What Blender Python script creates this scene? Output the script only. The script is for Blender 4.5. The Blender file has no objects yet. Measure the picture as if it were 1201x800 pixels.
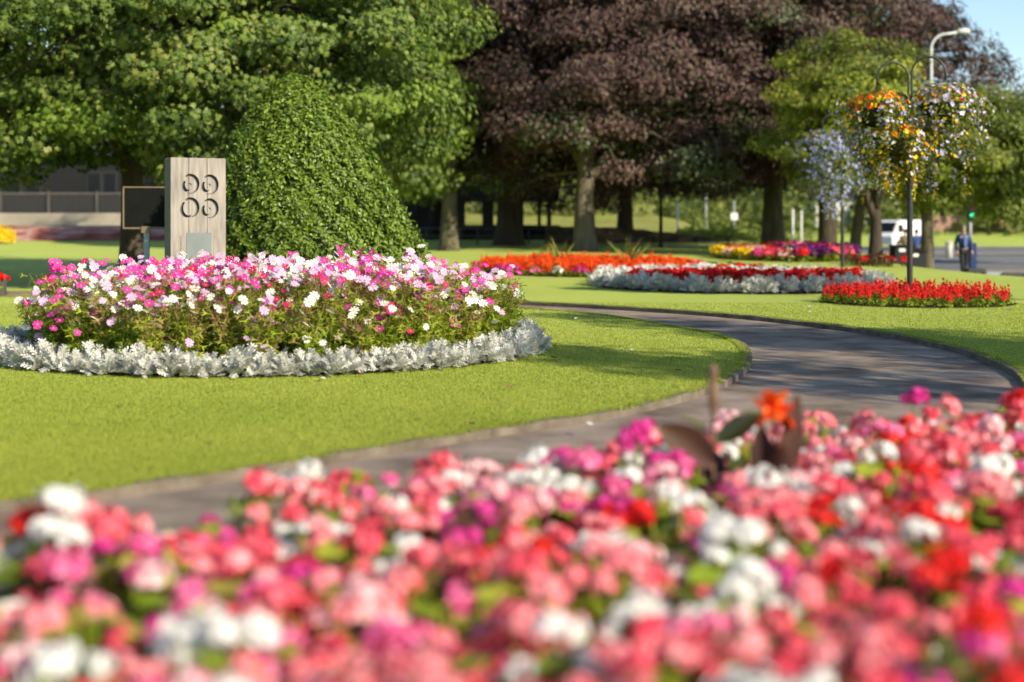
import bpy, math, random
import numpy as np
from mathutils import Vector, Matrix
rs = np.random.RandomState(11)
random.seed(5)
scene = bpy.context.scene
COL = scene.collection
PI = math.pi
F = 1668.0; CX = 600.5; HY = 260.0; H = 1.2
def rad(a): return math.radians(a)
def ss(t): 
    t = np.clip(t, 0, 1); return t*t*(3-2*t)

# ------------------------------------------------------------------ tags
def tag(o, label=None, cat=None, group=None, kind=None):
    if label: o['label'] = label
    if cat: o['category'] = cat
    if group: o['group'] = group
    if kind: o['kind'] = kind
    return o
def empty(name, loc=(0,0,0), rz=0, label=None, cat=None, group=None):
    o = bpy.data.objects.new(name, None); COL.objects.link(o)
    o.location = loc; o.rotation_euler = (0,0,rz); o.empty_display_size = .1
    return tag(o, label, cat, group)

# ------------------------------------------------------------------ materials
def newmat(name):
    m = bpy.data.materials.new(name); m.use_nodes = True
    nt = m.node_tree; nt.nodes.clear()
    return m, nt
def ramp(nt, cols, fac):
    r = nt.nodes.new('ShaderNodeValToRGB'); e = r.color_ramp.elements
    n = len(cols)
    while len(e) < n: e.new(.5)
    for i, c in enumerate(cols):
        e[i].position = i/(n-1) if n > 1 else 0
        e[i].color = (*c, 1)
    nt.links.new(fac, r.inputs[0]); return r.outputs[0]
def noise(nt, scale, detail=3, coord='Object', stretch=None, rough=.55):
    if coord == 'World':
        g = nt.nodes.new('ShaderNodeNewGeometry'); src = g.outputs['Position']
    else:
        tc = nt.nodes.new('ShaderNodeTexCoord'); src = tc.outputs['Object']
    if stretch:
        mp = nt.nodes.new('ShaderNodeMapping'); mp.inputs['Scale'].default_value = stretch
        nt.links.new(src, mp.inputs[0]); src = mp.outputs[0]
    n = nt.nodes.new('ShaderNodeTexNoise'); n.inputs['Scale'].default_value = scale
    n.inputs['Detail'].default_value = detail; n.inputs['Roughness'].default_value = rough
    nt.links.new(src, n.inputs['Vector']); return n.outputs['Fac']
def math_node(nt, op, a, b=None, clamp=False):
    n = nt.nodes.new('ShaderNodeMath'); n.operation = op; n.use_clamp = clamp
    for i, v in enumerate((a, b)):
        if v is None: continue
        if isinstance(v, (int, float)): n.inputs[i].default_value = v
        else: nt.links.new(v, n.inputs[i])
    return n.outputs[0]
def leafmat(name, cols, rough=.5, transl=.3, spec=.35, objvar=.0, nscale=0, tcol=None):
    """leaf or petal: colour varies from leaf to leaf, light comes partly through"""
    m, nt = newmat(name)
    g = nt.nodes.new('ShaderNodeNewGeometry'); fac = g.outputs['Random Per Island']
    if nscale:
        nz = noise(nt, nscale, 2)
        nz = math_node(nt, 'MULTIPLY_ADD', nz, 1.6); nt.nodes[-1].inputs[2].default_value = -.8
        fac = math_node(nt, 'ADD', fac, nz, True)
    if objvar:
        oi = nt.nodes.new('ShaderNodeObjectInfo')
        k = math_node(nt, 'MULTIPLY', math_node(nt, 'SUBTRACT', oi.outputs['Random'], .5), objvar)
        fac = math_node(nt, 'ADD', fac, k, True)
    c = ramp(nt, cols, fac)
    p = nt.nodes.new('ShaderNodeBsdfPrincipled'); nt.links.new(c, p.inputs['Base Color'])
    p.inputs['Roughness'].default_value = rough
    p.inputs['Specular IOR Level'].default_value = spec
    out = nt.nodes.new('ShaderNodeOutputMaterial')
    if transl:
        t = nt.nodes.new('ShaderNodeBsdfTranslucent')
        if tcol:
            mx = nt.nodes.new('ShaderNodeMix'); mx.data_type = 'RGBA'; mx.blend_type = 'MULTIPLY'
            mx.inputs[0].default_value = 1; nt.links.new(c, mx.inputs[6]); mx.inputs[7].default_value = (*tcol, 1)
            nt.links.new(mx.outputs[2], t.inputs[0])
        else: nt.links.new(c, t.inputs[0])
        mix = nt.nodes.new('ShaderNodeMixShader'); mix.inputs[0].default_value = transl
        nt.links.new(p.outputs[0], mix.inputs[1]); nt.links.new(t.outputs[0], mix.inputs[2])
        nt.links.new(mix.outputs[0], out.inputs[0])
    else: nt.links.new(p.outputs[0], out.inputs[0])
    return m
def mat(name, cols, scale=4, rough=.7, spec=.3, metal=0, bump=0, bscale=None, stretch=None, coord='Object', detail=4, emit=None, contrast=1.6, bdist=.02):
    m, nt = newmat(name)
    p = nt.nodes.new('ShaderNodeBsdfPrincipled')
    if isinstance(cols[0], (int, float)): cols = [cols]
    if len(cols) == 1: cols = [tuple(x*.88 for x in cols[0]), tuple(x*1.1 for x in cols[0])]
    f = noise(nt, scale, detail, coord, stretch)
    f = math_node(nt, 'MULTIPLY_ADD', f, contrast); nt.nodes[-1].inputs[2].default_value = .5-.5*contrast
    c = ramp(nt, cols, f); nt.links.new(c, p.inputs['Base Color'])
    p.inputs['Roughness'].default_value = rough; p.inputs['Metallic'].default_value = metal
    p.inputs['Specular IOR Level'].default_value = spec
    if emit:
        p.inputs['Emission Color'].default_value = (*emit[0], 1); p.inputs['Emission Strength'].default_value = emit[1]
    if bump:
        b = nt.nodes.new('ShaderNodeBump'); b.inputs['Strength'].default_value = bump; b.inputs['Distance'].default_value = bdist
        nt.links.new(noise(nt, bscale or scale*4, 5, coord, stretch), b.inputs['Height'])
        nt.links.new(b.outputs[0], p.inputs['Normal'])
    out = nt.nodes.new('ShaderNodeOutputMaterial'); nt.links.new(p.outputs[0], out.inputs[0])
    return m

# ------------------------------------------------------------------ mesh building
class MB:
    """collects polygons; build() links them as one mesh object"""
    def __init__(s): s.V=[]; s.L=[]; s.T=[]; s.M=[]; s.n=0
    def add(s, V, faces, m=0):
        V = np.asarray(V, float).reshape(-1,3)
        s.V.append(V)
        s.L.append(np.concatenate([np.asarray(f) for f in faces])+s.n)
        s.T.append(np.array([len(f) for f in faces])); s.M.append(np.full(len(faces), m)); s.n += len(V)
    def inst(s, tv, tf, P, R, S, m=0):
        """template verts/faces copied to N points, rotation matrices R (N,3,3), scale S (N,) or (N,3)"""
        tv = np.asarray(tv, float); N = len(P); k = len(tv)
        S = np.asarray(S, float)
        if S.ndim == 1: S = S[:, None]
        loc = tv[None]*S[:, None, :]
        V = np.einsum('nij,nkj->nki', R, loc) + np.asarray(P)[:, None, :]
        fl = np.concatenate([np.asarray(f) for f in tf]); ft = np.array([len(f) for f in tf])
        L = (fl[None]+(np.arange(N)*k)[:, None]).ravel()+s.n
        s.V.append(V.reshape(-1,3)); s.L.append(L); s.T.append(np.tile(ft, N))
        mm = np.tile(np.full(len(tf), m) if np.isscalar(m) else np.asarray(m), N)
        s.M.append(mm); s.n += N*k
    def tube(s, pts, r, sides=7, m=0, cap=True):
        pts = [Vector(p) for p in pts]
        if np.isscalar(r): r = [r]*len(pts)
        rings = []; ref = None
        for i, p in enumerate(pts):
            t = (pts[min(i+1,len(pts)-1)]-pts[max(i-1,0)]).normalized()
            if ref is None: ref = Vector((1,0,0)) if abs(t.x) < .8 else Vector((0,1,0))
            ref = (ref - t*ref.dot(t)).normalized(); b = t.cross(ref)
            rings += [p + (ref*math.cos(2*PI*j/sides)+b*math.sin(2*PI*j/sides))*r[i] for j in range(sides)]
        f = []
        for i in range(len(pts)-1):
            for j in range(sides):
                k = (j+1) % sides
                f.append((i*sides+j, i*sides+k, (i+1)*sides+k, (i+1)*sides+j))
        if cap:
            f.append(tuple(range(sides))[::-1]); e = (len(pts)-1)*sides; f.append(tuple(range(e, e+sides)))
        s.add([tuple(v) for v in rings], f, m); return s
    def box(s, a, b, m=0, rz=0, c=None, bev=0):
        (x0,y0,z0),(x1,y1,z1) = a, b
        if bev:
            e = bev
            V = []; 
            for z, q in ((z0,e),(z0+e,0),(z1-e,0),(z1,e)):
                for (x,y) in ((x0+q,y0+q),(x1-q,y0+q),(x1-q,y1-q),(x0+q,y1-q)): V.append((x,y,z))
            f = [(3,2,1,0),(12,13,14,15)]
            for l in range(3):
                for j in range(4):
                    k=(j+1)%4; f.append((l*4+j,l*4+k,l*4+4+k,l*4+4+j))
        else:
            V = [(x0,y0,z0),(x1,y0,z0),(x1,y1,z0),(x0,y1,z0),(x0,y0,z1),(x1,y0,z1),(x1,y1,z1),(x0,y1,z1)]
            f = [(3,2,1,0),(4,5,6,7),(0,1,5,4),(1,2,6,5),(2,3,7,6),(3,0,4,7)]
        V = np.array(V, float)
        if rz:
            cc = np.array(c if c is not None else ((x0+x1)/2,(y0+y1)/2)); q = V[:,:2]-cc
            V[:,0] = cc[0]+q[:,0]*math.cos(rz)-q[:,1]*math.sin(rz); V[:,1] = cc[1]+q[:,0]*math.sin(rz)+q[:,1]*math.cos(rz)
        s.add(V, f, m); return s
    def build(s, name, mats, parent=None, smooth=False, loc=None):
        me = bpy.data.meshes.new(name)
        V = np.concatenate(s.V).astype(np.float32); L = np.concatenate(s.L).astype(np.int32)
        T = np.concatenate(s.T).astype(np.int32); M = np.concatenate(s.M).astype(np.int32)
        me.vertices.add(len(V)); me.vertices.foreach_set('co', V.ravel())
        me.loops.add(len(L)); me.loops.foreach_set('vertex_index', L)
        me.polygons.add(len(T)); st = np.concatenate([[0], np.cumsum(T)[:-1]]).astype(np.int32)
        me.polygons.foreach_set('loop_start', st); me.polygons.foreach_set('loop_total', T)
        if not isinstance(mats, (list, tuple)): mats = [mats]
        for m in mats: me.materials.append(m)
        me.polygons.foreach_set('material_index', M)
        me.polygons.foreach_set('use_smooth', np.full(len(T), smooth))
        me.update(calc_edges=True)
        o = bpy.data.objects.new(name, me); COL.objects.link(o)
        if parent: o.parent = parent
        if loc is not None: o.location = loc
        return o
def frames(N, axis, spin=None):
    """rotation matrices whose local z follows axis (N,3), local y hangs as far down as it can, then random spin"""
    z = axis/np.linalg.norm(axis, axis=1, keepdims=True)
    y = np.tile(np.array([0,0,-1.0]), (N,1)) - z*(-z[:,2:3])
    bad = np.linalg.norm(y, axis=1) < .05; y[bad] = np.array([1.0,0,0]); y -= z*np.sum(y*z,1,keepdims=True)
    y /= np.linalg.norm(y, axis=1, keepdims=True)
    x = np.cross(y, z)
    a = (rs.uniform(-PI, PI, N) if spin is None else spin)
    c, s_ = np.cos(a)[:,None], np.sin(a)[:,None]
    x2 = x*c+y*s_; y2 = -x*s_+y*c
    return np.stack([x2, y2, z], axis=2)
def unit(n):
    v = rs.normal(size=(n,3)); return v/np.linalg.norm(v,axis=1,keepdims=True)

def dup(o, parent=None, **kw):
    c = o.copy(); COL.objects.link(c)
    if parent: c.parent = parent
    for k, v in kw.items(): setattr(c, k, v)
    return c
def dup_tree(o, parent=None):
    c = o.copy(); COL.objects.link(c)
    if parent: c.parent = parent
    for ch in list(o.children): dup_tree(ch, c)
    return c

# ------------------------------------------------------------------ terrain
INNER = [(-9,5.3),(-5,5.55),(-3.2,5.8),(-2.18,6.07),(-1.73,6.41),(-1.25,6.95),(-.68,7.55),(0,8.34),(.525,8.8),(1.03,9.53),(1.57,10.5),(2.06,12.1),(2.31,13.8),(2.27,15.2),(1.94,16.2),(1.55,17.5),(1.1,18.6),(.28,19.7),(-1,20.9),(-3.5,22.4),(-6,22.7),(-14,22.9)]
OUTER = [(-9,3.3),(-5,3.55),(-3,4.0),(-1.75,4.6),(-.5,5.4),(.6,6.3),(1.7,7.3),(2.6,8.3),(3.25,9.3),(3.65,10.1),(3.98,11.1),(4.2,12.5),(4.22,14.1),(3.86,16.1),(2.85,18.5),(1.25,20.3),(.31,21.1),(-1,22.3),(-3.5,23.9),(-6,24.2),(-14,24.4)]
def resample(P, n, smooth=2):
    P = np.array(P, float)
    for _ in range(smooth):     # corner cutting
        Q = [P[0]]
        for a, b in zip(P[:-1], P[1:]): Q += [a*.75+b*.25, a*.25+b*.75]
        Q.append(P[-1]); P = np.array(Q)
    d = np.concatenate([[0], np.cumsum(np.linalg.norm(np.diff(P,axis=0),axis=1))])
    t = np.linspace(0, d[-1], n)
    return np.stack([np.interp(t, d, P[:,0]), np.interp(t, d, P[:,1])], 1)
NP_ = 260
IN = resample(INNER, NP_); OUT = resample(OUTER, NP_)
PATHPOLY = np.concatenate([IN, OUT[::-1]])
def inside(px, py, poly):
    r = np.zeros(len(px), bool); n = len(poly); j = n-1
    for i in range(n):
        xi, yi = poly[i]; xj, yj = poly[j]
        if yi != yj:
            c = ((yi > py) != (yj > py)) & (px < (xj-xi)*(py-yi)/(yj-yi)+xi)
            r ^= c
        j = i
    return r
def dist_poly(px, py, line):
    d = np.full(len(px), 1e9)
    for (ax, ay), (bx, by) in zip(line[:-1], line[1:]):
        ex, ey = bx-ax, by-ay; l = ex*ex+ey*ey+1e-12
        t = np.clip(((px-ax)*ex+(py-ay)*ey)/l, 0, 1)
        d = np.minimum(d, np.hypot(px-ax-t*ex, py-ay-t*ey))
    return d
def base_z(x, y):
    x = np.asarray(x, float); y = np.asarray(y, float)
    z = .0125*np.clip(y-28, 0, 40)
    s = ss((x-9.5)/4.5)*ss((y-27)/14)
    z = z*(1-s) + (-.72)*s
    left = ss((-x-6)/10)                       # banked bed below the building on the left
    z = z + left*(ss((y-55.5)/3.5)*.62)
    hill = ss((y-66)/50)*3.3*ss((13-x)/6+.2)     # meadow bank behind the trees
    z = z + hill
    r = ss((x-12)/6)*ss((y-93)/30)             # grass slope on the far side of the road
    z = z + r*1.3 + ss((x-12)/6)*np.clip(y-52,0,60)*.004
    z = z + ss((y-125)/70)*5
    return z
def gz(x, y): return float(base_z(x, y))
def at(px, d): return (px-CX)/F*d

M = {}
M['lawn'] = None
def lawn_material():
    m, nt = newmat('mown_lawn')
    p = nt.nodes.new('ShaderNodeBsdfPrincipled')
    a = noise(nt, .35, 3, 'World'); b = noise(nt, 90, 3, 'World'); c = noise(nt, 6, 4, 'World')
    f = math_node(nt, 'ADD', math_node(nt, 'MULTIPLY', a, .75), math_node(nt, 'ADD', math_node(nt, 'MULTIPLY', b, .40), math_node(nt, 'MULTIPLY', c, .35)))
    f = math_node(nt, 'SUBTRACT', f, .22)
    col = ramp(nt, [(.16,.205,.03),(.25,.305,.045),(.325,.375,.06),(.40,.415,.08)], f)
    nt.links.new(col, p.inputs['Base Color'])
    p.inputs['Roughness'].default_value = .75; p.inputs['Specular IOR Level'].default_value = .15
    p.inputs['Sheen Weight'].default_value = .25; p.inputs['Sheen Roughness'].default_value = .5
    p.inputs['Sheen Tint'].default_value = (.75,.9,.25,1)
    bp = nt.nodes.new('ShaderNodeBump'); bp.inputs['Strength'].default_value = .7; bp.inputs['Distance'].default_value = .03
    nt.links.new(noise(nt, 55, 4, 'World'), bp.inputs['Height']); nt.links.new(bp.outputs[0], p.inputs['Normal'])
    o = nt.nodes.new('ShaderNodeOutputMaterial'); nt.links.new(p.outputs[0], o.inputs[0]); return m
M['lawn'] = lawn_material()
M['meadow'] = mat('meadow', [(.13,.15,.02),(.26,.27,.06),(.30,.25,.09)], .25, .9, .1, coord='World', bump=.6, bscale=3, bdist=.2)
M['tarmac'] = mat('path_tarmac', [(.13,.10,.078),(.265,.21,.165),(.37,.30,.24)], 1.6, .98, .05, coord='World', bump=.8, bscale=120, bdist=.012, detail=14, contrast=2.6)
M['road'] = mat('road_tarmac', [(.13,.128,.13),(.20,.195,.19)], .6, .85, .25, coord='World', detail=8)
M['paving'] = mat('pavement', [(.22,.195,.165),(.32,.285,.24)], 1.2, .85, .2, coord='World')
M['edging'] = mat('concrete_edging', [(.06,.048,.034),(.15,.122,.09),(.24,.205,.155)], 6, .9, .2, coord='World', bump=.6, bscale=60, bdist=.01, detail=6)
M['soil'] = mat('garden_soil', [(.025,.016,.010),(.06,.04,.026)], 9, .95, .1, coord='World', bump=1, bscale=25, bdist=.04)
M['bark_mulch'] = mat('red_bark_mulch', [(.16,.05,.03),(.36,.12,.08),(.50,.33,.26),(.30,.10,.06)], .9, .9, .1, coord='World', bump=1, bscale=8, bdist=.1, detail=8, contrast=3.2, stretch=(.6,1,1))

def grid(x0,x1,nx,y0,y1,ny,fn,name,m,label=None):
    X, Y = np.meshgrid(np.linspace(x0,x1,nx), np.linspace(y0,y1,ny))
    return X.ravel(), Y.ravel(), nx, ny
def sheet(name, xs, ys, zf, m, mask=None):
    X, Y = np.meshgrid(xs, ys); Z = zf(X.ravel(), Y.ravel()); nx, ny = len(xs), len(ys)
    V = np.stack([X.ravel(), Y.ravel(), Z], 1)
    i = np.arange(nx*ny).reshape(ny, nx)
    q = np.stack([i[:-1,:-1], i[:-1,1:], i[1:,1:], i[1:,:-1]], -1).reshape(-1,4)
    if mask is not None:
        c = V[q].mean(1); q = q[mask(c[:,0], c[:,1])]
    me = bpy.data.meshes.new(name); me.from_pydata(V.tolist(), [], q.tolist()); me.materials.append(m)
    me.polygons.foreach_set('use_smooth', np.ones(len(me.polygons), bool)); me.update()
    o = bpy.data.objects.new(name, me); COL.objects.link(o); tag(o, kind='structure'); return o
def ground_z(x, y):
    z = base_z(x, y)
    near = (np.abs(x) < 15) & (y < 26) & (y > 2.5)
    if near.any():
        idx = np.where(near)[0]; xx, yy = x[idx], y[idx]
        ins = inside(xx, yy, PATHPOLY)
        d = np.minimum(dist_poly(xx, yy, IN[::2]), dist_poly(xx, yy, OUT[::2]))
        sd = np.where(ins, d, -d); z[idx] = z[idx] - .10*ss((sd+.075)/.06)
    return z
xs = np.concatenate([[-900,-300,-120,-70,-45,-30,-22], np.arange(-15,-6,.5), np.arange(-6,6.001,.05), np.arange(6.5,34,.6), [38,50,80,150,350,900]])
ys = np.concatenate([[-300,-60,-15,-5,0], np.arange(1,3,.5), np.arange(3,26.001,.05), np.arange(26.5,70,.75), np.arange(72,140,3), [160,200,300,600,1500]])
sheet('lawn', xs, ys, ground_z, M['lawn'])

# path surface, a hand below the turf
def strip(name, A, B, za, m, kind='structure'):
    n = len(A); V = [(a[0],a[1],z) for a, z in zip(A, za)]+[(b[0],b[1],z) for b, z in zip(B, za)]
    me = bpy.data.meshes.new(name); me.from_pydata(V, [], [(i,i+1,n+i+1,n+i) for i in range(n-1)]); me.materials.append(m); me.update()
    o = bpy.data.objects.new(name, me); COL.objects.link(o); tag(o, kind=kind); return o
strip('path', IN, OUT, [-.045]*NP_, M['tarmac'])
def edging(name, line, side, label):
    t = np.gradient(line, axis=0); t /= np.linalg.norm(t, axis=1, keepdims=True); nrm = np.stack([-t[:,1], t[:,0]],1)*side
    a = line; b = line+nrm*.05
    n = len(line); V = []; Fc = []
    for i in range(n):
        w = .004*math.sin(i*1.7)+.003*math.sin(i*.63)
        V += [(a[i,0],a[i,1],-.09),(a[i,0],a[i,1],.004+w),(b[i,0],b[i,1],.006+w),(b[i,0],b[i,1],-.09)]
    for i in range(n-1):
        o_ = i*4
        for k in range(4): Fc.append((o_+k, o_+(k+1)%4, o_+4+(k+1)%4, o_+4+k))
    me = bpy.data.meshes.new(name); me.from_pydata(V, [], Fc); me.materials.append(M['edging']); me.update()
    o = bpy.data.objects.new(name, me); COL.objects.link(o); tag(o, kind='structure'); return o
edging('path_edging', IN, 1, '')
edging('path_edging', OUT, -1, '')

# road and pavement far right
def far_sheet(name, px0, px1, y0, y1, dz, m, nx=30, ny=30, slant=0):
    xs_ = np.linspace(0,1,nx); ys_ = np.linspace(y0,y1,ny); V=[]
    for y in ys_:
        for t in xs_:
            x = px0(y)*(1-t)+px1(y)*t; V.append((x, y+slant*(t-.5), gz(x, y+slant*(t-.5))+dz))
    Fc = [(j*nx+i, j*nx+i+1,(j+1)*nx+i+1,(j+1)*nx+i) for j in range(ny-1) for i in range(nx-1)]
    me = bpy.data.meshes.new(name); me.from_pydata(V, [], Fc); me.materials.append(m); me.update()
    o = bpy.data.objects.new(name, me); COL.objects.link(o); tag(o, kind='structure'); return o
far_sheet('pavement', lambda y: 15.4-(y-47)*.05, lambda y: 60, 47, 56, .02, M['paving'])
far_sheet('road', lambda y: 9.5+(y-56.4)*.12, lambda y: 75, 56.4, 76, .012, M['road'])
far_sheet('pavement', lambda y: 22, lambda y: 80, 76.5, 80, .05, M['paving'])
far_sheet('road', lambda y: 14+(y-80)*.1, lambda y: 95, 80.5, 93, .012, M['road'])
far_sheet('pavement', lambda y: 22, lambda y: 95, 93.3, 95.5, .05, M['paving'])
M['paint'] = mat('road_paint', [(.7,.7,.68)], 3)
for k in range(10):
    x = 22+k*4.2; far_sheet('road_marking', lambda y: x, lambda y: x+2, 66, 66.15, .02, M['paint'], 4, 2)

# bark bank below the building
far_sheet('bark_bank', lambda y: -40, lambda y: -9.5, 56.2, 60, .02, M['bark_mulch'], 60, 14)

# ------------------------------------------------------------------ leaf templates (local y = towards the tip)
SYC = ([(0,.05,0),(.34,-.08,.02),(.22,.18,.03),(.60,.36,-.08),(.24,.42,.03),(.34,.80,-.06),(.10,.60,.03),(0,1.08,-.12),(-.10,.60,.03),(-.34,.80,-.06),(-.24,.42,.03),(-.60,.36,-.08),(-.22,.18,.03),(-.34,-.08,.02)], [tuple(range(14))])
OVAL = ([(0,0,0),(.26,.35,.05),(.20,.72,.03),(0,1,-.06),(-.20,.72,.03),(-.26,.35,.05)], [(0,1,2,3),(0,3,4,5)])
DIA = ([(0,0,0),(.3,.45,.06),(0,1,-.05),(-.3,.45,.06)], [(0,1,2,3)])
STRIPL = ([(-.03,0,0),(.03,0,0),(.02,1,0),(-.02,1,0)], [(0,1,2,3)])

def crown_leaves(mb, C, rad3, n, tmpl, size, outw=.6, upw=.6, droop=0, mi=0, shell=.55, sizevar=.35):
    """n leaves over one clump (an uneven flattened mass of twigs) around C"""
    d = unit(n); r = (shell+(1-shell)*rs.uniform(0,1,n)**.6)[:,None]
    r = r*(1+.25*np.sin(d[:,0:1]*5+C[0])*np.cos(d[:,1:2]*4+C[1]))
    P = C + d*r*rad3
    ax = d*outw + np.array([0,0,upw]) + rs.normal(size=(n,3))*.45
    R = frames(n, ax, rs.normal(0, .9, n))
    mb.inst(tmpl[0], tmpl[1], P, R, size*rs.uniform(1-sizevar,1+sizevar,n), mi)

M['bark_grey'] = mat('grey_bark', [(.04,.036,.022),(.10,.09,.055),(.16,.145,.09)], 5, .9, .1, bump=1, bscale=14, stretch=(1,1,.25), bdist=.05)
M['bark_dark'] = mat('dark_bark', [(.035,.028,.02),(.09,.075,.055)], 5, .9, .1, bump=1, bscale=14, stretch=(1,1,.25), bdist=.05)
M['bark_pale'] = mat('pale_bark', [(.075,.066,.045),(.18,.16,.11)], 4, .9, .1, bump=1, bscale=12, stretch=(1,1,.3), bdist=.04)
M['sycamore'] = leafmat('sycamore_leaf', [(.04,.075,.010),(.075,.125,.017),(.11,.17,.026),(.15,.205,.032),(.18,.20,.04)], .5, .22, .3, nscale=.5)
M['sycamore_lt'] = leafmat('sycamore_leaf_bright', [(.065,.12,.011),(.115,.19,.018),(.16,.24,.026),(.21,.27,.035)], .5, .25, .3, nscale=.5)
M['copper'] = leafmat('copper_beech_leaf', [(.034,.018,.018),(.072,.037,.035),(.110,.060,.054),(.088,.073,.042),(.158,.098,.078)], .55, .12, .22, nscale=.4)
M['darkgreen'] = leafmat('dark_green_leaf', [(.025,.042,.012),(.055,.08,.02),(.09,.11,.03)], .45, .2, .4, nscale=.4)
M['limeleaf'] = leafmat('yellow_green_leaf', [(.14,.19,.02),(.24,.31,.03),(.34,.39,.045),(.42,.40,.06)], .5, .4, .3, nscale=.6)
M['oliveleaf'] = leafmat('olive_green_leaf', [(.08,.115,.015),(.14,.19,.025),(.21,.26,.035),(.28,.28,.05)], .45, .32, .4, nscale=.6)
M['hillwood'] = leafmat('far_bush_leaf', [(.07,.10,.018),(.13,.17,.03),(.20,.22,.05)], .6, .3, .2, nscale=.12)

def make_tree(name, x, y, tr, th, cc, rr, nclump, csize, nleaf, tmpl, lsize, lmat, bmat, label, cat='tree', lean=(0,0), clow=None, group=None,
              forks=1, droop=0, flat=.5, extra=(), mats2=None, zcut=None, inner=.35, tnz=1, outw=.75):
    """x,y trunk base; cc crown centre relative to the base; rr crown radii (x, y, up); clow = radius downward"""
    z0 = gz(x, y); root = empty(name, (x,y,z0), label=label, cat=cat, group=group)
    tb = MB(); h = th; top = Vector((lean[0], lean[1], h))
    pts = []; rads = []
    for i in range(9):
        t = i/8; w = .04*tr*math.sin(t*5+x)
        pts.append((lean[0]*t*t+w, lean[1]*t*t, -.25+(h+.25)*t)); rads.append(tr*(1+.55*math.exp(-t*h/.35))*(1-.28*t))
    tb.tube(pts, rads, 14)
    C0 = np.array(cc, float); rr = np.array(rr, float); cl = clow or rr[2]
    cs = []
    k = 0
    while len(cs) < nclump and k < nclump*40:
        k += 1
        d = unit(1)[0]; q = rs.uniform(inner,1)**(1/2.2)
        r3 = np.array([rr[0], rr[1], rr[2] if d[2] > 0 else cl])
        if d[2] < 0:
            l = math.hypot(d[0],d[1])+1e-6; k2 = (1-d[2]**4)**.25/l; d = np.array([d[0]*k2, d[1]*k2, d[2]])
        p = C0 + d*r3*q
        cs.append(p)
    cs += [np.array(e, float) for e in extra]
    cs = np.array(cs)
    # limbs: main ones from the trunk, then one branch to each clump
    nm = 7+forks; mains = []
    idx = rs.choice(len(cs), nm, replace=False)
    for j, i in enumerate(idx):
        tgt = C0+(cs[i]-C0)*.55; s = Vector(pts[-1 if j < forks+2 else 6+rs.randint(0,3)])
        mid = s.lerp(Vector(tgt), .45)+Vector((0,0,.12*h)); mains.append([s, mid, Vector(tgt)])
        tb.tube([s, s.lerp(mid,.5)+Vector((.1*rs.normal(),.1*rs.normal(),0)), mid, Vector(tgt)], [tr*.55, tr*.42, tr*.3, tr*.12], 8)
    allp = np.array([tuple(m[1]) for m in mains]+[tuple(m[2]) for m in mains]+[tuple(Vector(pts[-1]))])
    for c in cs:
        j = np.argmin(np.linalg.norm(allp-c, axis=1)); a = Vector(allp[j]); b = Vector(c)
        if (b-a).length > .2:
            r0 = min(tr*.16, .07); tb.tube([a, a.lerp(b,.5)+Vector((0,0,.08*(b-a).length)), b], [r0, r0*.6, r0*.2], 5, cap=False)
    tb.build('trunk', bmat, root, smooth=True)
    lb = MB()
    for c in cs:
        s = csize*rs.uniform(.65,1.3); r3 = np.array([s, s, s*flat])
        out = c-C0; out[2] *= .6
        n = int(nleaf*(s/csize)**2)
        if zcut is not None and c[2] > zcut: n = int(n*.6)
        d = unit(n); rq = (.35+.65*rs.uniform(0,1,n)**.5)[:,None]
        P = c + d*rq*r3*(1+.3*np.sin(d[:,:1]*6+c[0])*np.cos(d[:,1:2]*5+c[1]))
        P[:,2] -= droop*(np.hypot(P[:,0]-c[0], P[:,1]-c[1])/s)**2*s
        o = out/(np.linalg.norm(out)+1e-6)
        ax = d*.5 + o*outw + np.array([0,0,.55]) + rs.normal(size=(n,3))*.4
        R = frames(n, ax, rs.normal(0,.8,n))
        mi = 0
        if mats2 is not None and rs.rand() < mats2[1]: mi = 1
        lb.inst(tmpl[0], tmpl[1], P, R, lsize*rs.uniform(.65,1.25,n), mi)
    # loose inner leaves
    n = int(nclump*nleaf*.12); d = unit(n); q = rs.uniform(.2,.85,n)[:,None]
    r3 = np.where(d[:,2:3] > 0, rr, np.array([rr[0],rr[1],cl])); P = C0+d*r3*q
    lb.inst(tmpl[0], tmpl[1], P, frames(n, unit(n)+np.array([0,0,.5])), lsize*rs.uniform(.9,1.6,n), 0)
    lb.build('crown', [lmat] + ([mats2[0]] if mats2 else []), root)
    return root

T = lambda px, d: (at(px, d), d)
# sycamore beside the stone: fills the top left of the photo
x, y = T(155, 27)
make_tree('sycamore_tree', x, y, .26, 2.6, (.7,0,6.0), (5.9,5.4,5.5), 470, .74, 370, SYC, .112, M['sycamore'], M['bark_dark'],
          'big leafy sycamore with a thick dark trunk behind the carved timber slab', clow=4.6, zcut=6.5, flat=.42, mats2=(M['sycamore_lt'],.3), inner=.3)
x, y = T(527, 47)
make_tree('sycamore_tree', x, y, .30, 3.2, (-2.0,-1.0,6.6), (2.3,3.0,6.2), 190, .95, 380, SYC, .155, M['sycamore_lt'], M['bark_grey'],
          'bright green tree right of the clipped bush, straight grey trunk by the rail', clow=5.0, zcut=9, flat=.5, mats2=(M['sycamore'],.4))
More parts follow.
